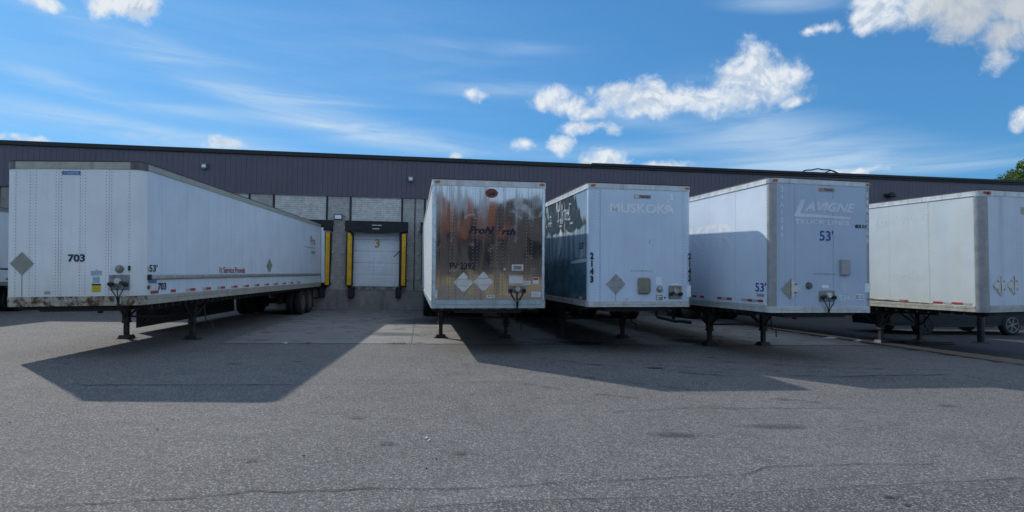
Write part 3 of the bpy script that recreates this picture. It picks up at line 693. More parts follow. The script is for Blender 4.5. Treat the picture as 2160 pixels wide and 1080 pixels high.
        mb = MB(); mb.prism([(-.9, -.002), (.9, -.002), (.75, -.12), (-.75, -.12)], .25, 1.7); mb.tube([(0, .95, -.12), (0, .95, -.2)], .05); s.b(mb, 'coupler_plate', 'black')
        s.gear(); s.bogie(); s.rivets()
        for q in (-1, 1) if sp.get('mark') != 'none' else ():
            mb = MB(); mb.box(q*(w-.1)-.06, q*(w-.1)+.06, -.035, -.0125, H-.075, H-.03, .008); s.b(mb, 'marker_light', sp.get('mark', 'amber'))
    def gear(s):
        gy = s.sp.get('gy', 3.6); gx = s.sp.get('gx', .92); z0 = s.z0
        for q in (-1, 1):
            x = q*gx; g = s.gz(x, gy); leg = MB(); mid = g+.42
            leg.box(x-.075, x+.075, gy-.075, gy+.075, mid, z0-.09, .008); leg.box(x-.052, x+.052, gy-.052, gy+.052, g+.1, mid+.02, .004)
            leg.box(x-.085, x+.085, gy-.085, gy+.085, mid-.02, mid+.03, .006)
            lo = leg.build('landing_leg', 'black', s.root)
            ft = MB(); ft.add([(x+a_*.16, gy+b_*.14, g+.012) for a_, b_ in ((-1, -1), (1, -1), (1, 1), (-1, 1))] + [(x+a_*.12, gy+b_*.10, g+.10) for a_, b_ in ((-1, -1), (1, -1), (1, 1), (-1, 1))], [(3, 2, 1, 0), (4, 5, 6, 7), (0, 1, 5, 4), (1, 2, 6, 5), (2, 3, 7, 6), (3, 0, 4, 7)])
            ft.box(x-.2, x+.2, gy-.15, gy+.15, g+.004, g+.016); ft.build('foot', 'black', lo)
            br = MB(); br.tube([(x, gy+.06, mid+.12), (x, gy+1.1, z0-.05)], .03, 4); br.tube([(x, gy-.06, mid+.12), (x-q*.0, gy-.55, z0-.05)], .025, 4); br.build('leg_brace', 'black', s.root)
            br = MB(); br.tube([(x-q*.07, gy, mid+.18), (x-q*.55, gy, z0-.06)], .03, 4); br.tube([(x+q*.07, gy, mid+.15), (x+q*.27, gy, z0-.06)], .022, 4); br.build('leg_brace', 'black', s.root)
            br = MB(); br.prism([(x-.16, z0-.09), (x+.16, z0-.09), (x+.08, z0-.3), (x-.08, z0-.3)], gy-.09, gy+.09); br.build('leg_bracket', 'black', s.root)
        g = s.gz(0, gy); m_ = MB(); m_.tube([(-gx+.05, gy, g+.58), (gx-.05, gy, g+.58)], .035, 4); m_.tube([(-gx, gy+.02, g+.9), (gx, gy+.02, g+.9)], .02, 6); m_.build('cross_bar', 'black', s.root)
        x = gx+.1; g = s.gz(x, gy)
        c_ = MB(); c_.tube([(x, gy+.02, g+.86), (x+.17, gy+.04, g+.84), (x+.2, gy+.06, g+.52), (x+.22, gy+.07, g+.46), (x+.36, gy+.08, g+.42), (x+.37, gy+.08, g+.22)], .018, 6); c_.build('crank_handle', 'black', s.root)
        # slide rails and hose runs under the floor
        m_ = MB(); m_.box(-.55, -.45, 1.8, s.L-.5, s.z0-.2, s.z0-.1); m_.box(.45, .55, 1.8, s.L-.5, s.z0-.2, s.z0-.1); m_.build('frame_rails', 'black', s.root)
    def bogie(s):
        by = s.sp.get('by', (13.05, 14.3)); r_ = .50; tw_ = .27
        for y in by:
            for q in (-1, 1):
                for j in (0, 1):
                    x = q*(TW/2-.03-tw_/2-j*(tw_+.045)); g = s.gz(x, y); cz = g+r_
                    wr = bpy.data.objects.new('wheel', None); C.objects.link(wr); wr.parent = s.root; wr.location = (x, y, cz)
                    h = tw_/2
                    if 'wt' not in Trailer.__dict__:
                        Trailer.wt = MB().lathe([(.29, -h+.02), (.36, -h), (.46, -h+.005), (.49, -h+.03), (.50, -h+.07), (.488, -h+.075), (.488, -h+.085), (.50, -h+.09), (.50, -.005), (.488, -.004), (.488, .004), (.50, .005), (.50, h-.09), (.488, h-.085), (.488, h-.075), (.50, h-.07), (.49, h-.03), (.46, h-.005), (.36, h), (.29, h-.02)], 0, 0, 0, 36).mesh('tyre', 'blackrubber')
                        mb = MB().lathe([(.05, .02), (.12, .02), (.14, -.06), (.25, -.07), (.28, .10), (.30, .125), (.30, .135), (.27, .135)], 0, 0, 0, 28)
                        Trailer.wr = mb.mesh('rim', 'rim')
                        mb = MB(); mb.lathe([(.10, .0), (.10, .12), (.07, .15)], 0, 0, 0, 14)
                        for a_ in range(10): mb.tube([(.0, .17*math.cos(a_*.628), .17*math.sin(a_*.628)), (.035, .17*math.cos(a_*.628), .17*math.sin(a_*.628))], .014, 6)
                        Trailer.wh_ = mb.mesh('hub', 'rim')
                    link('tyre', Trailer.wt, wr)
                    for me, nm in ((Trailer.wr, 'rim'), (Trailer.wh_, 'hub')):
                        if j == 0:
                            o = link(nm, me, wr); 
                            if q < 0: o.rotation_euler = (0, 0, math.pi)
            g = s.gz(0, y); m_ = MB(); m_.tube([(-1.0, y, g+.5), (1.0, y, g+.5)], .065, 10); m_.build('axle', 'black', s.root)
        m_ = MB(); y0, y1 = by[0]-.9, by[1]+.8
        for x in (-.52, .52):
            m_.box(x-.06, x+.06, y0, y1, s.z0-.32, s.z0-.201); m_.box(x-.09, x+.09, by[0]-.75, by[0]-.6, s.gz(x, by[0])+.45, s.z0-.3); m_.box(x-.09, x+.09, (by[0]+by[1])/2-.08, (by[0]+by[1])/2+.08, s.gz(x, by[0])+.45, s.z0-.3)
            for y in by: m_.tube([(x, y-.5, s.z0-.5), (x, y, s.z0-.42), (x, y+.5, s.z0-.5)], .045, 4)
        m_.build('suspension', 'black', s.root)
        for q in (-1, 1):
            x = q*.95; MB().box(x-.3, x+.3, by[1]+.66, by[1]+.675, s.gz(x, by[1])+.2, s.z0-.02).build('mud_flap', 'blackrubber', s.root)
        g = s.gz(0, s.L); m_ = MB(); m_.box(-1.2, 1.2, s.L-.2, s.L-.1, g+.48, g+.58, .01); m_.box(-.75, -.65, s.L-.2, s.L-.1, g+.58, s.z0-.0); m_.box(.65, .75, s.L-.2, s.L-.1, g+.58, s.z0-.0); m_.build('rear_guard', 'black', s.root)
    def rivets(s):
        sp, H = s.sp, s.H; w = TW/2; cr = sp.get('cr', .12); rb = sp.get('fb', sp.get('rb', .15)); rt = sp.get('ft', sp.get('rt', .13))
        def dome(mb, p, nrm, r_):
            a_ = Vector((0, 0, 1)); n_ = Vector(nrm); b_ = n_.cross(a_); P = Vector(p)
            mb.add([P+a_*r_, P+b_*r_, P-a_*r_, P-b_*r_, P+n_*r_*.6], [(0, 1, 4), (1, 2, 4), (2, 3, 4), (3, 0, 4)], True)
        rr = sp.get('rr', .0095); pit = sp.get('rp', .062)
        mb = MB()
        for x in sp['rivx']:
            z = rb+.04
            while z < H-rt-.02: dome(mb, (x, -.0055, z), (0, -1, 0), rr); z += pit
        x = -w+cr+.03
        while x < w-cr-.02:
            dome(mb, (x, -.0125, H-.035 if False else H-rt+.02), (0, -1, 0), rr*.9); dome(mb, (x, -.0185, rb-.02), (0, -1, 0), rr*.9); x += pit
        s.b(mb, 'front_rivets', sp.get('rivmat', 'rivetdark'), kind='stuff')
        mb = MB(); side = sp.get('rside', -1); n = sp.get('npan', 13); pl = (s.L-.06-cr)/n; lim = sp.get('rlen', s.L)
        rb = sp.get('rb', .15); rt = sp.get('rt', .13)
        for i in range(0, n+1):
            y = cr+i*pl
            if y > lim: break
            for dy in ((-.03, .03) if sp.get('dbl') else (-.02,)):
                yy = min(max(y+dy, cr+.015), s.L-.1); z = rb+.05
                while z < H-rt-.02: dome(mb, (side*(w+.0035), yy, z), (side, 0, 0), rr*.85); z += pit*1.25
        y = cr+.05
        while y < min(lim, s.L)-.1:
            dome(mb, (side*(w+.0170), y, rb*.78), (side, 0, 0), rr*.8); dome(mb, (side*(w+.0185), y, H-rt+.016), (side, 0, 0), rr*.8); y += pit*1.6
        s.b(mb, 'side_rivets', sp.get('rivmats', 'rivetdark'), kind='stuff')
    # ---- flat things on faces.  face F/L/R ; u is local x (F) or local y (L,R)
    def P(s, face, u, z, d):
        w = TW/2
        return {'F': (u, -d, z), 'L': (-w-d, u, z), 'R': (w+d, u, z)}[face]
    def poly(s, name, mat, face, pts, d=.008, th=.004, label=None):
        n = len(pts); mb = MB(); mb.add([s.P(face, u, z, d) for u, z in pts]+[s.P(face, u, z, d-th) for u, z in pts], [tuple(range(n)), tuple(range(2*n-1, n-1, -1))]+[(i, i+n, (i+1) % n+n, (i+1) % n) for i in range(n)])
        return s.b(mb, name, mat, label)
    def rect(s, name, mat, face, u0, u1, z0, z1, d=.008, th=.004, label=None):
        return s.poly(name, mat, face, [(u0, z0), (u1, z0), (u1, z1), (u0, z1)], d, th, label)
    def boxon(s, name, mat, face, u0, u1, z0, z1, d, c=.008, label=None):
        w = TW/2; mb = MB()
        if face == 'F': mb.box(u0, u1, -d, -.003, z0, z1, c)
        elif face == 'R': mb.box(w+.001, w+d, u0, u1, z0, z1, c)
        else: mb.box(-w-d, -w-.001, u0, u1, z0, z1, c)
        return s.b(mb, name, mat, label)
    def text(s, body, mat, face, u0, u1, z0, z1, bold=.0, shear=0., d=.0085, lsp=1., name='lettering', keep=None):
        vs, fs = textverts(body, shear, bold, lsp); mb = MB()
        mb.add([s.P(face, u0+(u1-u0)*a_, z0+(z1-z0)*b_, d) for a_, b_ in vs], fs)
        me = mb.v; o = s.b(mb, name, mat); return o
    def diamond(s, u, z, r_, mat, hinge=True, label=None, bars=True, tail=True, edge='plate'):
        o = s.poly('placard_holder', mat, 'F', [(u-r_, z), (u, z-r_*1.02), (u+r_, z), (u, z+r_*1.02)], .022, .015, label)
        if bars:
            mb = MB()
            for zz in (-.33, .33):
                ww = r_*(1-abs(zz))-.012; mb.box(u-ww, u+ww, -.026, -.0222, z+zz*r_-.004, z+zz*r_+.004)
            mb.box(u+r_*.42, u+r_*.58, -.034, -.0225, z+r_*.38, z+r_*.52); mb.box(u-.02, u+.015, -.034, -.0225, z-r_*.93, z-r_*.85)
            s.b(mb, 'placard_frame', edge)
        if tail: s.b(MB().box(u-.006, u+.006, -.008, -.0056, s.sp.get('fb', .15), z-r_*1.02), 'drip_stain', 'diamond')
    def gladhands(s, u, z, wd, ht, drop=True, bright=True):
        s.boxon('coupling_plate', 'plate', 'F', u-wd/2, u+wd/2, z-ht/2, z+ht/2, .02)
        mb = MB(); mb.lathe([(.055, -.11), (.065, -.09), (.07, -.02)], u, 0, z+ht*.1, 16, 'y'); s.b(mb, 'socket', 'chrome' if bright else 'plate')
        for q in (-1, 1):
            mb = MB(); x = u+q*wd*.36; mb.lathe([(.03, -.10), (.045, -.09), (.045, -.05), (.025, -.04), (.02, -.015)], x, 0, z-ht*.12, 12, 'y'); mb.box(x-.05, x+.02, -.10, -.06, z-ht*.12-.02, z-ht*.12+.03, .005); s.b(mb, 'air_coupling', 'hose')
        if drop:
            mb = MB()
            for q, k_ in ((-1, .9), (0, 1.), (1, .9)):
                x = u+q*wd*.36; zz = z-ht*.12
                pts = [(x, -.06, zz-.03), (x*.75+u*.25, -.085, zz-.12), (u+q*.02, -.07, zz-.26), (u+q*.012, -.05, zz-.38), (u+q*.01, -.03, -.02)]
                P_ = []
                for i in range(len(pts)-1):
                    for j in range(4): P_.append(Vector(pts[i]).lerp(Vector(pts[i+1]), j/4))
                P_.append(Vector(pts[-1])); mb.tube(P_, .011, 6)
            s.b(mb, 'air_hoses', 'hose')
    def tape(s, face, segs):
        for u0, u1, z0, z1, m_ in segs: s.rect('reflective_tape', 'redtape' if m_ else 'whitetape', face, u0, u1, z0, z1, .0095)

# --- A : white trailer 703
A = Trailer((-8.6322, 12.0343, .0909, .0062, -.0221, 1.0524), 2.8593, 'old white trailer marked 703 with a rusty front sill, largest and leftmost but one',
    dict(seams=[-.745, -.27, .18, .67], front='paintA', post='paintA', cap='darkcap', top='beigerail', frail='rust', brail='beigerail', brc='rust', left='paintAs', right='paintAs', cr=.22, rb=.19, rt=.13, fb=.19, ft=.15,
         npan=26, rivx=[-1.06, -.80, -.69, -.32, -.22, .13, .23, .62, .72, 1.05], rside=1, rr=.0105, opendoor=True, mark='none', gx=.80, gy=3.55, by=(13.0, 14.15), rearf='darkcap'))
A.diamond(-.935, .85, .215, 'diamond', bars=False, label='flat olive grey placard diamond')
A.b(MB().box(-.87, -.83, -.034, -.0225, .955, .985), 'placard_clip', 'rust')
A.text('703', 'navy', 'F', -.09, .23, .87, 1.025, .035)
A.rect('maker_badge', 'stickerblue', 'F', -.21, .13, 2.60, 2.675); A.text('STOUGHTON', 'sticker', 'F', -.17, .10, 2.615, 2.66, .01, .2, .0095)
A.poly('sticker', 'stickerpale', 'F', [(.34, .60), (.55, .60), (.55, .69), (.47, .70), (.45, .73), (.43, .70), (.34, .69)]); A.rect('sticker', 'stickerpale', 'F', .38, .51, .455, .575)
A.rect('sticker', 'stickeryel', 'F', .36, .53, .27, .40); A.rect('sticker_header', 'ink', 'F', .36, .53, .401, .435)
mb = MB()
for q in range(4): mb.box(.38, .51, -.0092, -.0082, .285+q*.027, .290+q*.027)
A.b(mb, 'sticker_print', 'ink', kind='stuff')
A.b(MB().lathe([(.05, -.05), (.07, -.045), (.08, -.02), (.08, -.004)], .88, 0, .725, 20, 'y'), 'round_vent', 'plate')
A.boxon('side_marker', 'ink', 'F', 1.045, 1.085, .69, .79, .03); A.b(MB().box(-.0, .05, -.0, -.0, 0, 0), 'x', 'ink') if False else None
A.gladhands(.88, .46, .38, .30); A.boxon('hose_bracket', 'steel', 'F', .80, .93, .03, .17, .05)
A.rect('scuff_mark', 'ink', 'F', 1.075-.05, 1.075, .44, .452) if False else None
A.rect('sticker', 'beigerail', 'F', -.55+.03, -.41, .235, .30, label='faded pinkish sticker remnant')
A.text("53'", 'navy', 'R', .29, .63, .665, .815, .02); A.text('703', 'navy', 'R', .66, 1.02, .275, .435, .035)
A.rect('maker_badge', 'stickerblue', 'R', .27, .60, .43, .50); A.rect('sticker', 'sticker', 'R', .30, .60, .27, .41)
A.rect('sticker', 'stickeryel', 'R', .235, .28, .68, .76); A.rect('sticker', 'stickeryel', 'R', .30, .36, .32, .39, .0105); A.rect('side_marker', 'ink', 'R', .235, .275, .31, .385, .02, .016)
mb = MB(); mb.box(TW/2+.002, TW/2+.05, .24, 15.95, .505, .60, .02); A.b(mb, 'rub_rail', 'steel'); A.boxon('rail_end', 'ink', 'R', .225, .30, .50, .61, .058)
segs = [(.36, .68, .215, .275, 1), (1.24, 1.47, .215, .275, 1)]
y = 2.22
for q in range(11): segs += [(y-.22, y-.02, .215, .275, 0), (y, y+.28, .215, .275, 1)]; y += .93+.06*q/5
A.tape('R', segs)
A.text('t Service Provide', 'redink', 'R', 4.08, 5.95, .63, .80, .012, name='lettering'); A.rect('lettering', 'redink', 'R', 4.00, 4.04, .65, .80)
A.poly('placard_holder', 'diamond', 'R', [(8.02, .875), (8.31, .65), (8.60, .875), (8.31, 1.10)], .02, .012)
A.text('Pro', 'redink', 'R', 14.1, 14.98, 1.84, 2.20, .0); A.rect('lettering_underline', 'plate', 'R', 13.1, 14.98, 1.70, 1.72); A.text('NEX', 'plate', 'R', 14.25, 14.98, 1.44, 1.57, .01)
mb = MB(); mb.box(-1.27, -1.25, 4.95, 12.35, -.86, -.01); 
for q in range(6): mb.tube([(-1.24, 5.3+q*1.25, -.72), (-.8, 5.3+q*1.25, -.1)], .025, 4)
A.b(mb, 'side_skirt', 'skirt')

# --- B : bare aluminium nose
B = Trailer((-.4905, 13.7524, .1606, .0055, -.0064, 1.0241), 2.8802, 'trailer with a bare stained aluminium nose marked PV 2392, in the centre of the row',
    dict(seams=[-.92, -.33, .30, .88], front='alu', post='alucorner', cap='steelpale', top='steelpale', frail='steelblue', brail='steelblue', brc='steelblue', left='whiteB', right='whiteB', cr=.09, rb=.17, rt=.12, fb=.18, ft=.14,
         npan=13, rivx=[-.89, -.80, -.38, -.29, .02, .18, .30, .44, .84, .95], rside=-1, rivmat='rivetlight', rr=.010, rp=.075, L=15.75, by=(12.4, 13.7)))
b_ = MB(); n = 26; b_.add([(.03+.145*math.cos(q*2*math.pi/n), -.010, 2.60+.105*math.sin(q*2*math.pi/n)) for q in range(n)]+[(.03+.145*math.cos(q*2*math.pi/n), -.006, 2.60+.105*math.sin(q*2*math.pi/n)) for q in range(n)], [tuple(range(n))]+[(i, i+n, (i+1) % n+n, (i+1) % n) for i in range(n)])
B.b(b_, 'oval_emblem', 'emblem')
b_ = MB(); b_.add([(.03+(a_)*.1, -.0115, 2.60+c_*.1) for a_, c_ in ((-.8, -.3), (-.2, .1), (.1, -.1), (.5, .4), (.9, .1), (.6, -.5), (.0, -.4), (-.4, -.6))], [tuple(range(8))]); B.b(b_, 'emblem_motif', 'ink')
B.text('ProN', 'darknavy', 'F', -.48, .10, 1.67, 1.84, .035, .35); B.text('rth', 'darknavy', 'F', .26, .59, 1.655, 1.82, .035, .35); B.rect('lettering_remnant', 'navy', 'F', .11, .17, 1.735, 1.75, .0085)
B.text('PV 2392', 'darknavy', 'F', -.90, -.33, .865, 1.02, .03); B.rect('taped_line', 'navy', 'F', -.2, .40, .888, .897, .0085)
for u, z in ((-.59, .575), (-.14, .595)):
    B.diamond(u, z, .225, 'placard', tail=True, edge='plate')
b_ = MB(); b_.box(.50, .77, -.02, -.006, .85, .99, .004); B.b(b_, 'plate_holder', 'steelpale'); B.rect('plate_window', 'plate', 'F', .54, .73, .875, .96, .0225, .003)
B.boxon('document_box', 'placard', 'F', .43, .75, .55, .735, .09, .01); B.b(MB().box(.42, .76, -.10, -.006, .737, .75), 'box_lid', 'steelpale')
B.gladhands(.63, .42, .42, .17); B.rect('sticker', 'sticker', 'F', .76, .94, .53, .62)
B.rect('sticker', 'sticker', 'F', .99, 1.13, .555, .70, .010); B.rect('sticker_print', 'redink', 'F', 1.0, 1.12, .64, .69, .0115, .001)
B.rect('sticker', 'sticker', 'F', .96, 1.18, .255, .375, .010); B.rect('sticker', 'sticker', 'F', -.07, .12, .235, .30, .010)
b_ = MB()
for q in range(4): b_.box(.99, 1.15, -.0112, -.0102, .275+q*.022, .280+q*.022)
b_.box(-.04, .02, -.0112, -.0102, .255, .285); b_.box(.04, .10, -.0112, -.0102, .255, .285)
for q in range(3): b_.box(.79, .91, -.0092, -.0083, .55+q*.02, .555+q*.02)
B.b(b_, 'sticker_lines', 'plate', kind='stuff')
B.b(MB().lathe([(.01, -.04), (.03, -.03), (.035, -.006)], .34, 0, .87, 12, 'y'), 'bolt_cap', 'rivetlight')
B.boxon('hinge_cleat', 'steelpale', 'F', -1.22, -1.17, .22, .40, .03)
b_ = MB(); b_.box(-1.1, 1.1, .1, .25, -.03, -.001); B.b(b_, 'front_sill', 'rust')

# --- C : blue-white trailer 2143 with landscape side
Cc = Trailer((3.0731, 14.4804, .1842, .0042, -.0051, 1.0599), 2.9136, 'blue-white trailer marked MUSKOKA and 2143 with a printed forest landscape on its side',
    dict(seams=[-1.0, 1.1], front='paintC', post='paintC', cap='steelpale', top='steelpale', frail='steelpale', brail='steelpale', brc='steelpale', left='mural', right='paintC', cr=.14, rb=.14, rt=.13, fb=.14, ft=.13,
         npan=13, rivx=[-1.025, 1.075], rside=-1, rr=.013, rp=.075, L=15.75, by=(12.2, 13.5)))
Cc.text('MUSKOKA', 'ghostC2', 'F', -.77, .86, 2.23, 2.46, .026); Cc.rect('maker_badge', 'badge', 'F', -.17, .25, 2.58, 2.67); Cc.text('manac', 'ink', 'F', -.03, .23, 2.595, 2.655, .02, .0, .0095); Cc.rect('badge_logo', 'sticker', 'F', -.15, -.06, 2.60, 2.655, .0095, .001)
for u, z in ((.66, 2.42), (.68, 2.52), (.78, 2.60), (.62, 2.36), (.78, 2.68)): Cc.boxon('patch_plate', 'ghostC2', 'F', u-.03, u+.03, z-.03, z+.03, .008, .002)
Cc.text('2\n1\n4\n3', 'ink', 'F', -1.265, -1.165, .57, 1.28, .05, lsp=.9); Cc.text('2\n1\n4\n3', 'ink', 'F', 1.205, 1.285, .61, 1.30, .05, lsp=.9, d=.0125)
Cc.poly('scratch', 'ink', 'F', [(.205, 1.51), (.215, 1.51), (.25, 1.61), (.24, 1.61)]); Cc.text('government@rogers.com', 'navy', 'F', -.25, .31, .84, .87, .01)
Cc.diamond(-.625, .545, .235, 'docgrey', edge='plate')
Cc.boxon('document_box', 'docbeige', 'F', -.08, .21, .31, .70, .07, .03); Cc.boxon('box_catch', 'plate', 'F', .04, .09, .42, .46, .085, .005); Cc.boxon('box_hinge', 'docbeige', 'F', .19, .235, .36, .66, .05, .005)
Cc.rect('sticker', 'ghostC2', 'F', .39, .53, .53, .71); Cc.b(MB().lathe([(.04, -.05), (.06, -.045), (.075, -.02), (.075, -.004)], .475, 0, .425, 18, 'y'), 'round_vent', 'plate'); Cc.b(MB().lathe([(.012, -.057), (.03, -.055), (.035, -.0505)], .475, 0, .425, 12, 'y'), 'vent_knob', 'chrome')
Cc.rect('data_plate', 'plate', 'F', .385, .555, .165, .285, .009); Cc.rect('data_plate_print', 'sticker', 'F', .40, .54, .235, .265, .0105, .001); Cc.rect('data_plate_print', 'sticker', 'F', .40, .46, .18, .22, .0105, .001); Cc.b(MB().lathe([(.02, -.012), (.025, -.004)], .61, 0, .22, 10, 'y'), 'bolt_cap', 'blue')
Cc.gladhands(.87, .35, .34, .32, drop=False); Cc.rect('sticker', 'ghostC2', 'F', .78, .96, .525, .56)
Cc.rect('sticker', 'ghostC2', 'F', 1.17, 1.275, .24, .52, .011); b_ = MB(); b_.lathe([(.03, -.03), (.04, -.02), (.04, -.004)], -.35, 0, .21, 10, 'y'); Cc.b(b_, 'bolt_cap', 'sticker')
Cc.text("53'", 'ink', 'L', .72, .34, 1.38, 1.54, .02)
rs = random.Random(4); shp = MB()
for q in range(120):
    y = rs.choice([rs.uniform(1.55, 3.0), rs.uniform(3.6, 6.5), rs.uniform(7, 11)]); z = rs.uniform(2.12, 2.58); h_ = rs.uniform(.08, .30); w__ = rs.uniform(.02, .09); sl = rs.uniform(-.05, .05)
    if q % 4 == 0: h_, w__ = .05, rs.uniform(.15, .35); 
    if q % 6 == 0: z -= .35
    x_ = -TW/2-.0035-.00005*q
    shp.add([(x_, y, z), (x_, y-w__, z+rs.uniform(-.02, .02)), (x_, y-w__*.8+sl, z+h_), (x_, y+sl, z+h_*rs.uniform(.8, 1.1))], [(0, 1, 2, 3)])
Cc.b(shp, 'print_lettering_remnants', 'printpale', kind='stuff')
mural_tc.object = Cc.root
Cc.poly('print_sail', 'sticker', 'L', [(2.62, 1.25), (2.45, 1.50), (2.35, 1.85), (2.48, 2.02), (2.60, 1.90), (2.72, 1.55), (2.70, 1.30)], .006)
Cc.poly('print_boat', 'sticker', 'L', [(1.5, 1.06), (1.3, 1.03), (.16, 1.06), (.16, 1.13), (.6, 1.13), (1.0, 1.12), (1.4, 1.09)], .006)
for q, (u, z) in enumerate(((1.95, 1.75), (3.3, 1.8), (5.2, 1.7), (7.5, 1.9))): Cc.poly('print_birch', 'sticker', 'L', [(u, 1.0), (u-.03, 1.0), (u-.05, z), (u-.02, z)], .006)
Cc.tape('L', [(.16, .42, .165, .22, 1), (.44, .72, .165, .22, 0), (.74, .95, .165, .22, 1), (1.9, 2.15, .165, .22, 1), (3.2, 3.45, .165, .22, 1), (4.5, 4.75, .165, .22, 1)])
Cc.boxon('side_marker', 'redl', 'L', 4.3, 4.42, .95, 1.30, .04)

# --- D : pale blue front 8310
D = Trailer((6.9115, 13.5279, .2117, .001, -.0006, 1.0272), 2.954, "pale blue trailer marked 8310 and 53' with faded truck line lettering on its nose",
    dict(seams=[-.70, -.22, .27, .76], front='paintD', post='postE', cap='steel', top='steelpale', frail='steelpale', brail='steelpale', brc='steelpale', left='paintDs', right='paintDs', cr=.14, rb=.17, rt=.12, fb=.14, ft=.11,
         npan=13, rivx=[-1.115, 1.13], rside=-1, rivmat='rivetlight', rr=.011, gx=.82, gy=3.35))
D.b(MB().box(-.10, .32, -.0098, -.0058, 2.70, 2.785), 'maker_badge', 'badge'); D.text('manac', 'ink', 'F', .03, .27, 2.715, 2.77, .02, 0, .0105); D.rect('badge_logo', 'amber', 'F', -.08, -.01, 2.715, 2.77, .0105, .001)
D.rect('old_sign', 'ghostD2', 'F', -.17, .33, 2.26, 2.54, .0075, .002); D.text('WALKER', 'paintD', 'F', -.13, .30, 2.42, 2.515, .02, 0, .0082)
D.text('AVIGNE', 'ghost', 'F', -.46, .86, 2.25, 2.46, .03, .35, .0088); D.poly('lettering', 'ghost', 'F', [(-.73, 2.12), (-.55, 2.50), (-.44, 2.50), (-.57, 2.19), (.71, 2.15), (.71, 2.10)], .0095, .002)
D.text('TRUCK LINES', 'ghost', 'F', -.71, .69, 1.955, 2.07, .035); D.text("53'", 'blue', 'F', -.08, .27, 1.60, 1.83, .01)
D.text('831', 'ink', 'F', .84, 1.06, 1.905, 1.99, .04); D.text('0', 'ink', 'F', 1.085, 1.15, 1.905, 1.98, .03)
D.text('3\n4\nA\n1\n0\n4\n9', 'ghost', 'F', -1.085, -.975, 1.62, 2.78, .02, lsp=.95); D.text('3\n4\nA\n1\n0\n4\n9', 'ghost', 'F', 1.10, 1.21, 1.56, 2.74, .02, lsp=.95)
D.diamond(-.82, .53, .235, 'placard', bars=False, tail=False); D.poly('placard_leaf', 'diamond', 'F', [(-1.04, .53), (-.825, .31), (-.825, .755)], .026, .003); D.b(MB().box(-.83, -.812, -.03, -.0225, .31, .75), 'placard_frame', 'rust')
b_ = MB()
for u, z in ((-.70, .63), (-.71, .44), (-.93, .64), (-.93, .43)): b_.box(u-.03, u+.03, -.034, -.027, z-.012, z+.012)
D.b(b_, 'placard_clips', 'rust')
D.b(MB().lathe([(.03, -.06), (.06, -.055), (.08, -.02), (.08, -.004)], -.36, 0, .60, 18, 'y'), 'round_vent', 'darkcap')
D.boxon('document_box', 'docgrey', 'F', .43, .66, .84, 1.19, .08, .015); D.text('government@rogers.com', 'navy', 'F', -.21, .32, .85, .875, .01)
D.gladhands(.10, .37, .40, .24); D.rect('sticker', 'ghostD2', 'F', -.24, -.13, .49, .53); D.rect('sticker', 'ghostC2', 'F', -.03, .15, .55, .61); D.rect('sticker', 'ghostD2', 'F', .44, .62, .45, .80)
D.rect('sticker', 'ghostD2', 'F', -.03, .36, .50, .535); D.rect('sticker', 'ghostC2', 'F', 1.085, 1.23, .46, .66); D.text('5340', 'ghost', 'F', .41, .80, .275, .40, .01); D.text('L', 'ghost', 'F', 1.05, 1.11, .275, .40, .01)
D.rect('sticker', 'ghostC2', 'F', .84, 1.03, .29, .42, .0095); D.text('8310', 'ink', 'F', .85, 1.02, .305, .405, .01, 0, .0105); D.rect('sticker', 'plate', 'F', 1.155, 1.195, .28, .33, .0125)
D.text("53'", 'blue', 'L', .56, .17, .45, .65, .01); D.rect('maker_badge', 'badge', 'L', .24, .50, .34, .40)
D.tape('L', [(.28, .47, .215, .27, 1), (.49, .66, .215, .27, 0), (.68, .86, .215, .27, 1), (.88, 1.1, .215, .27, 0), (1.5, 1.72, .215, .27, 1), (1.74, 1.93, .215, .27, 0), (1.95, 2.15, .215, .27, 1), (2.8, 3.0, .215, .27, 1), (3.2, 3.4, .215, .27, 1), (5.2, 5.6, .215, .27, 1)])
D.text('WALKER', 'ghostD', 'L', 6.4, 1.37, 1.47, 2.10, .02, 0, .0022)
b_ = MB(); w_ = TW/2
b_.tube([(-w_+.05, 5.7, -.02), (-w_+.02, 5.68, -.42), (-w_+.02, 5.55, -.48), (-w_+.02, 4.4, -.52), (-w_+.05, 4.2, -.50), (-w_+.1, 3.7, -.5)], .045, 8); b_.tube([(-w_+.1, 4.7, -.03), (-w_+.1, 4.7, -.5)], .05, 6); D.b(b_, 'rack_tube', 'black')

# --- E : cream-sided trailer at the right
E_ = Trailer((12.7735, 15.2345, .292, .0018, -.0148, 1.0243), 3.0022, 'rightmost trailer, with a sunlit cream side and a wide grey rounded corner post',
    dict(seams=[-.65, -.07, .5], front='paintE', post='postE', cap='steelpale', top='steelpale', frail='steel', brail='beigerail', brc='postE', left='paintEs', right='paintEs', cr=.20, rb=.15, rt=.13, fb=.17, ft=.14,
         npan=13, rivx=[-.71, -.59, -.14, 0.01], rside=-1, rivmat='rivetlight', rivmats='rivetlight', rr=.011, gx=.75, gy=3.4, mark='redl', L=15.9))
for u in (-.735, -.285): 
    E_.diamond(u, .665, .25 if u < -.5 else .235, 'placard', bars=False, tail=False); E_.b(MB().box(u-.008, u+.008, -.03, -.0225, .44, .89), 'placard_frame', 'rust')
    b_ = MB()
    for a_, c_ in ((-.1, .1), (.1, .1), (-.1, -.1), (.1, -.1)): b_.box(u+a_-.012, u+a_+.012, -.034, -.0225, .665+c_-.02, .665+c_+.02)
    E_.b(b_, 'placard_clips', 'rust')
E_.text('7\n3\n4\n3', 'ghost', 'F', -1.06, -.98, .46, .98, .02, lsp=.95); E_.boxon('marker_light', 'redl', 'F', -1.13, -1.03, 2.90, 2.97, .05)
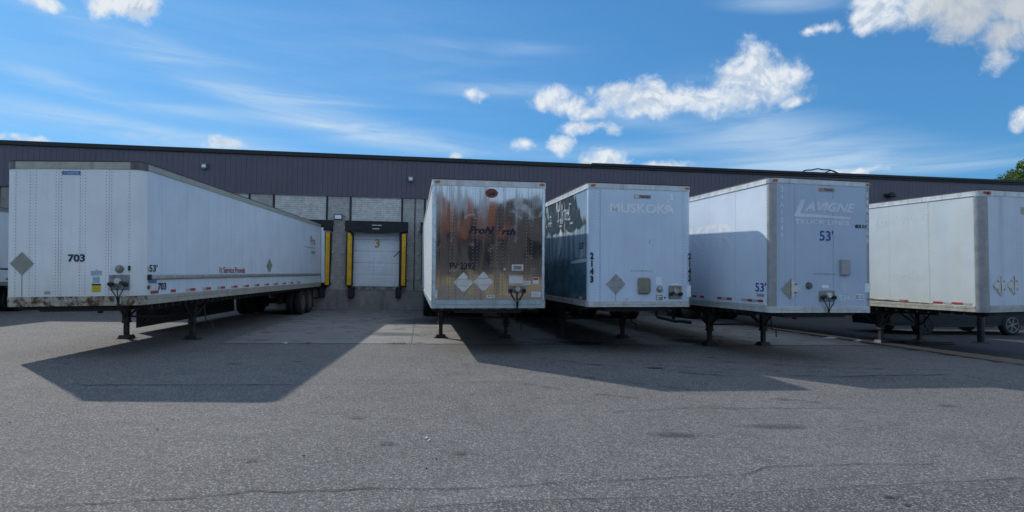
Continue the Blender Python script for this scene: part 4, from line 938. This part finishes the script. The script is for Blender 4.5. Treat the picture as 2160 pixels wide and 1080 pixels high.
E_.rect('maker_badge', 'badge', 'F', .04, .3, 2.44, 2.62)
E_.text('Load We C', 'ghostE', 'L', 3.05, 1.35, 2.28, 2.60, .0, .35, .0022); E_.text('C Motor', 'ghostE', 'L', 2.55, 1.45, .78, .95, .0, .2, .0022)
E_.tape('L', [(.30, .50, .175, .225, 0), (.52, .78, .175, .225, 1), (.80, 1.02, .175, .225, 0), (1.04, 1.30, .175, .225, 1), (2.03, 2.30, .175, .225, 1), (3.4, 3.7, .175, .225, 1)])
b_ = MB(); b_.prism([(1.3, .16), (4.4, .22), (4.4, .26), (1.3, .17)], -TW/2-.03, -TW/2-.006, 'x'); E_.b(b_, 'bent_rub_strip', 'rust')

# --- Z : trailer cut by the left edge
Z = Trailer((-20.75+1.35, 11.6, .085, .002, -.008, 1.12), 2.90, 'white trailer with a black stripe, cut off by the left edge of the photo',
    dict(seams=[-.6, 0, .6], front='paint0', post='paint0', cap='steel', top='steel', frail='steel', brail='steel', brc='steel', left='paint0', right='paint0', rivx=[-.6, .6], rside=1, rlen=3, by=(12.2, 13.5), L=15.3))
Z.rect('black_stripe', 'ink', 'R', 2, 15, .60, .66); Z.tape('R', [(10.2, 10.6, .22, .28, 1), (11.3, 11.7, .22, .28, 1), (12.4, 12.8, .22, .28, 1), (9.1, 9.5, .22, .28, 1), (13.5, 13.9, .22, .28, 1)])

# ------------------------------------------------------------------ loose things
def planks(x, y, yaw, n, label):
    r_ = empty('plank_pile', Matrix.Translation((x, y, G(x, y))) @ Matrix.Rotation(yaw, 4, 'Z')); tag(r_, label, 'planks')
    for i in range(n): 
        o = MB().box(-.55, .55, -.10, .10, 0, .035, .006).build('plank', 'wood', r_, ((-1)**i*.12, -.11+.24*(i % 2)+.02*i, .010+.037*(i//2))); o.rotation_euler = (0, 0, (-.1, .16, .05, -.2)[i % 4])
p = E_.M @ Vector((.75, 3.1, 0))
planks(p.x-.1, p.y-.15, .1, 4, 'dark weathered planks lying around the landing foot of the rightmost trailer')
bo = empty('bollard', Matrix.Translation((14.61, 18.98, G(14.61, 18.98)))); tag(bo, 'dark steel bollard standing in the shade under the nose of the rightmost trailer', 'bollard')
MB().lathe([(.10, 0), (.10, 1.2), (.08, 1.25), (.02, 1.27)], 0, 0, 0, 16, 'z').build('post', 'black', bo); MB().box(-.16, .16, -.16, .16, 0, .025, .005).build('base_plate', 'black', bo)
def scrap(x, y, pts, mat, name, label, cat, th=.012):
    mb = MB(); n = len(pts); mb.add([(a_, b_, .014+th*random.random()) for a_, b_ in pts]+[(a_, b_, .012) for a_, b_ in pts], [tuple(range(n)), tuple(range(2*n-1, n-1, -1))]+[(i, i+n, (i+1) % n+n, (i+1) % n) for i in range(n)])
    o = mb.build(name, mat); o.location = (x, y, G(x, y)); tag(o, label, cat)
scrap(-.89, 6.62, [(0, 0), (.012, -.005), (.03, .07), (.022, .075)], 'paper', 'paper_scrap', 'thin white paper sliver alone on the sunlit asphalt in front', 'litter')
scrap(-.93, 6.72, [(0, 0), (.03, -.01), (.02, .05), (.01, .04)], 'paper', 'paper_scrap', 'tiny white paper chip just behind the white sliver on the asphalt', 'litter')
scrap(10.1, 19.3, [(-.25, 0), (-.1, -.09), (.1, -.05), (.22, .03), (.05, .1)], 'paper', 'plastic_bag', 'crumpled pale plastic bag beside the dark strip right of trailer 8310', 'litter', .06)
scrap(10.55, 18.6, [(-.12, 0), (-.05, -.06), (.1, -.02), (.08, .07)], 'paper', 'paper_cup', 'flattened white cup on the apron, nearest the camera of the litter right of trailer 8310', 'litter', .05)
scrap(-5.0, 15.12, [(-.05, 0), (0, -.04), (.05, 0), (.0, .05)], 'orangebit', 'orange_scrap', 'small orange scrap on the apron joint in front of door 3', 'litter', .05)
scrap(-5.55, 15.05, [(-.05, 0), (0, -.03), (.05, 0), (.0, .03)], 'paper', 'paper_scrap', 'small white scrap left of the orange one on the apron joint', 'litter', .03)
# twigs and grit
mb = MB()
for q in range(130):
    x, y = random.uniform(-8, 10), random.uniform(5, 16); r_ = random.choice((.004, .006, .008, .013)); g = G(x, y)+.004
    pts = [(x+r_*random.uniform(.5, 1.3)*math.cos(a_), y+r_*random.uniform(.5, 1.3)*math.sin(a_), g) for a_ in (0, 1.26, 2.5, 3.77, 5.0)]
    mb.add(pts+[(x, y, g+r_*.7)], [(i, (i+1) % 5, 5) for i in range(5)])
mb.build('loose_grit', 'grit_shade', kind='stuff')
mb = MB()
for q in range(900):   # dead leaves and weeds gathered along the joints
    c_ = random.choice([(-2.9, 15.5, .4), (.9, 16.2, .6), (9.9, 21, 1.5), (10.9, 18, 1.2), (4.8, 17.4, .9), (-5.9, 29.0, 2.5)])
    x = c_[0]+random.gauss(0, c_[2]*.5); y = c_[1]+random.gauss(0, .12)+(0 if c_[1] < 17.9 else (c_[0]-x)*4.2)
    g = G(x, y)+.012; r_ = random.uniform(.01, .035); a_ = random.random()*6.28
    mb.add([(x+r_*math.cos(a_), y+r_*math.sin(a_), g), (x+r_*.4*math.cos(a_+1.8), y+r_*.4*math.sin(a_+1.8), g+.01), (x-r_*math.cos(a_), y-r_*math.sin(a_), g+r_*.3)], [(0, 1, 2)])
mb.build('leaf_litter', 'wood', kind='stuff')

# ------------------------------------------------------------------ dark car at the right, seen under the last trailer
cr_ = empty('pickup_truck', Matrix.Translation((17.95, 21.9, G(17.95, 21.9))) @ Matrix.Rotation(WA, 4, 'Z')); tag(cr_, 'black pickup truck with bright alloy wheels parked beyond the nose of the rightmost trailer', 'pickup truck')
prof = [(-4.86, .34), (-4.90, .70), (-4.80, 1.02), (-4.0, 1.12), (-3.25, 1.18), (-2.6, 1.72), (-2.2, 1.80), (-1.1, 1.78), (-.82, 1.22), (1.20, 1.22), (1.24, .60), (1.15, .36)]
mb = MB(); n = len(prof); vs = []
for dy, ins in ((0, .05), (.06, 0), (1.84, 0), (1.90, .05)):
    tum = .13 if dy < 1 else -.13
    for x, z in prof: vs.append((x+(ins if x < -2 else -ins), dy+tum*max(0, (z-1.15)/.6), z-ins*.4*(z > .6)))
fs = [(i*n+j, i*n+(j+1) % n, (i+1)*n+(j+1) % n, (i+1)*n+j) for i in range(3) for j in range(n)] + [tuple(range(n)), tuple(3*n+j for j in range(n))[::-1]]
mb.add(vs, fs); mb.build('body', 'carpaint', cr_)
for a_ in ([(-3.05, 1.24), (-2.55, 1.66), (-2.0, 1.72), (-2.0, 1.24)], [(-1.9, 1.24), (-1.9, 1.72), (-1.2, 1.70), (-1.0, 1.24)]):
    mb = MB(); mb.add([(x, -.006+.13*(z-1.15)/.6, z) for x, z in a_]+[(x, .01+.13*(z-1.15)/.6, z) for x, z in a_], [(0, 1, 2, 3), (7, 6, 5, 4), (0, 4, 5, 1), (1, 5, 6, 2), (2, 6, 7, 3), (3, 7, 4, 0)]); mb.build('window', 'glass', cr_)
MB().box(-3.2, -.7, -.06, .02, .30, .36, .01).build('running_board', 'ink', cr_)
for x in (0, -3.5):
    for y, q in ((-.02, -1), (1.72, 1)):
        wr = bpy.data.objects.new('wheel', None); C.objects.link(wr); wr.parent = cr_; wr.location = (x, y+.1, .38)
        MB().lathe([(.27, -.125), (.33, -.13), (.37, -.10), (.38, -.06), (.38, .06), (.37, .10), (.33, .13), (.27, .125)], 0, 0, 0, 32, 'y').build('tyre', 'blackrubber', wr)
        MB().lathe([(.268, -.06), (.268, .06)], 0, 0, 0, 24, 'y').build('brake_drum', 'ink', wr)
        mb = MB(); mb.tube([(.262*math.cos(q_*.196), -.128, .262*math.sin(q_*.196)) for q_ in range(33)], .014, 6); mb.build('rim', 'alloy' if x == 0 else 'black', wr); mb2 = MB()
        mb2.lathe([(.02, -.13), (.06, -.125), (.06, -.06)], 0, 0, 0, 16, 'y')
        for a_ in range(6):
            t_ = a_*2*math.pi/6+.3
            for dlt in (-.13, .13): mb2.tube([(.05*math.cos(t_), -.12, .05*math.sin(t_)), (.25*math.cos(t_+dlt), -.122, .25*math.sin(t_+dlt))], .014, 4)
        mb2.build('spokes', 'alloy' if x == 0 else 'black', wr)
        if q > 0: wr.rotation_euler = (0, 0, math.pi)
for y in (.05, 1.55): MB().box(-4.93, -4.84, y, y+.3, .78, .95, .02).build('headlight', 'glass', cr_)

# ------------------------------------------------------------------ tree beyond the roof
def tree(x, y, H, rad, zc, label, nleaf):
    r_ = empty('tree', Matrix.Translation((x, y, G(x, y)))); tag(r_, label, 'tree')
    mb = MB(); mb.tube([(0, 0, -.5), (.1, 0, H*.3), (-.1, .1, H*.6), (0, 0, H*.85)], .28, 10, .07)
    tips = []
    for q in range(16):
        a_ = q*2.4; z = H*(.38+.5*q/16); l = rad*random.uniform(.55, .95)*(1-.3*q/16); e_ = (l*math.cos(a_), l*math.sin(a_), z+l*.45)
        mb.tube([(0, 0, z), (e_[0]*.5, e_[1]*.5, z+l*.15), e_], .09, 6, .02); tips.append(Vector(e_)); tips.append(Vector((e_[0]*.6, e_[1]*.6, z+l*.3)))
    mb.build('trunk', 'bark', r_)
    tips += [Vector((0, 0, H*.93)), Vector((.4, .3, H*.85))]
    cl = []
    for p in tips:
        for q in range(4): cl.append((p+Vector((random.gauss(0, .6), random.gauss(0, .6), random.gauss(0, .45))), random.uniform(.45, .95)))
    lf = MB()
    for q in range(nleaf):
        c_, rr = random.choice(cl); d = Vector((random.gauss(0, 1), random.gauss(0, 1), random.gauss(0, .75))); p = c_+d.normalized()*rr*random.random()**.45
        a_ = Vector((random.gauss(0, 1), random.gauss(0, 1), random.gauss(0, .5))).normalized(); b_ = a_.cross(Vector((random.gauss(0, 1), random.gauss(0, 1), random.gauss(0, 1)))).normalized(); s_ = random.uniform(.09, .17)
        lf.add([p-a_*s_, p+b_*s_*.45, p+a_*s_, p-b_*s_*.45], [(0, 1, 2, 3)])
    lf.build('crown', 'leaves', r_)
tree(50.1, 58, 14.2, 3.6, 9, 'bushy green tree rising behind the far right end of the warehouse roof', 26000)

# ------------------------------------------------------------------ brick building across the yard, behind the camera (mirrored in the bare metal nose)
bb = empty('brick_building', Matrix.Translation((0, -34, G(0, -34)))); tag(bb, 'brown and orange brick building across the yard, mirrored in the bare metal trailer nose', 'building')
mb = MB(); mb.box(-15, 60, -12, 0, -1, 8.8); mb.build('wall', 'brownbrick', bb)
for x0, x1, z1 in ((-14, -6, 9.2), (7.6, 10.3, 9.3), (12.2, 14.1, 9.1), (38, 42, 9.4)): MB().box(x0, x1, .01, .6, 5.4, z1).build('brick_bay', 'orangebrick', bb)
MB().box(-15, 60, .01, .15, -1, 1.5).build('plinth', 'tanblock', bb)
for i in range(12): MB().box(-13+i*6, -13+i*6+3.2, .02, .07, 3, 5.4, .01).build('window', 'glass', bb)
mb = MB(); mb.box(-15.2, 60.2, -12.2, -.0, 8.81, 9.0); mb.build('roof', 'cap', bb)
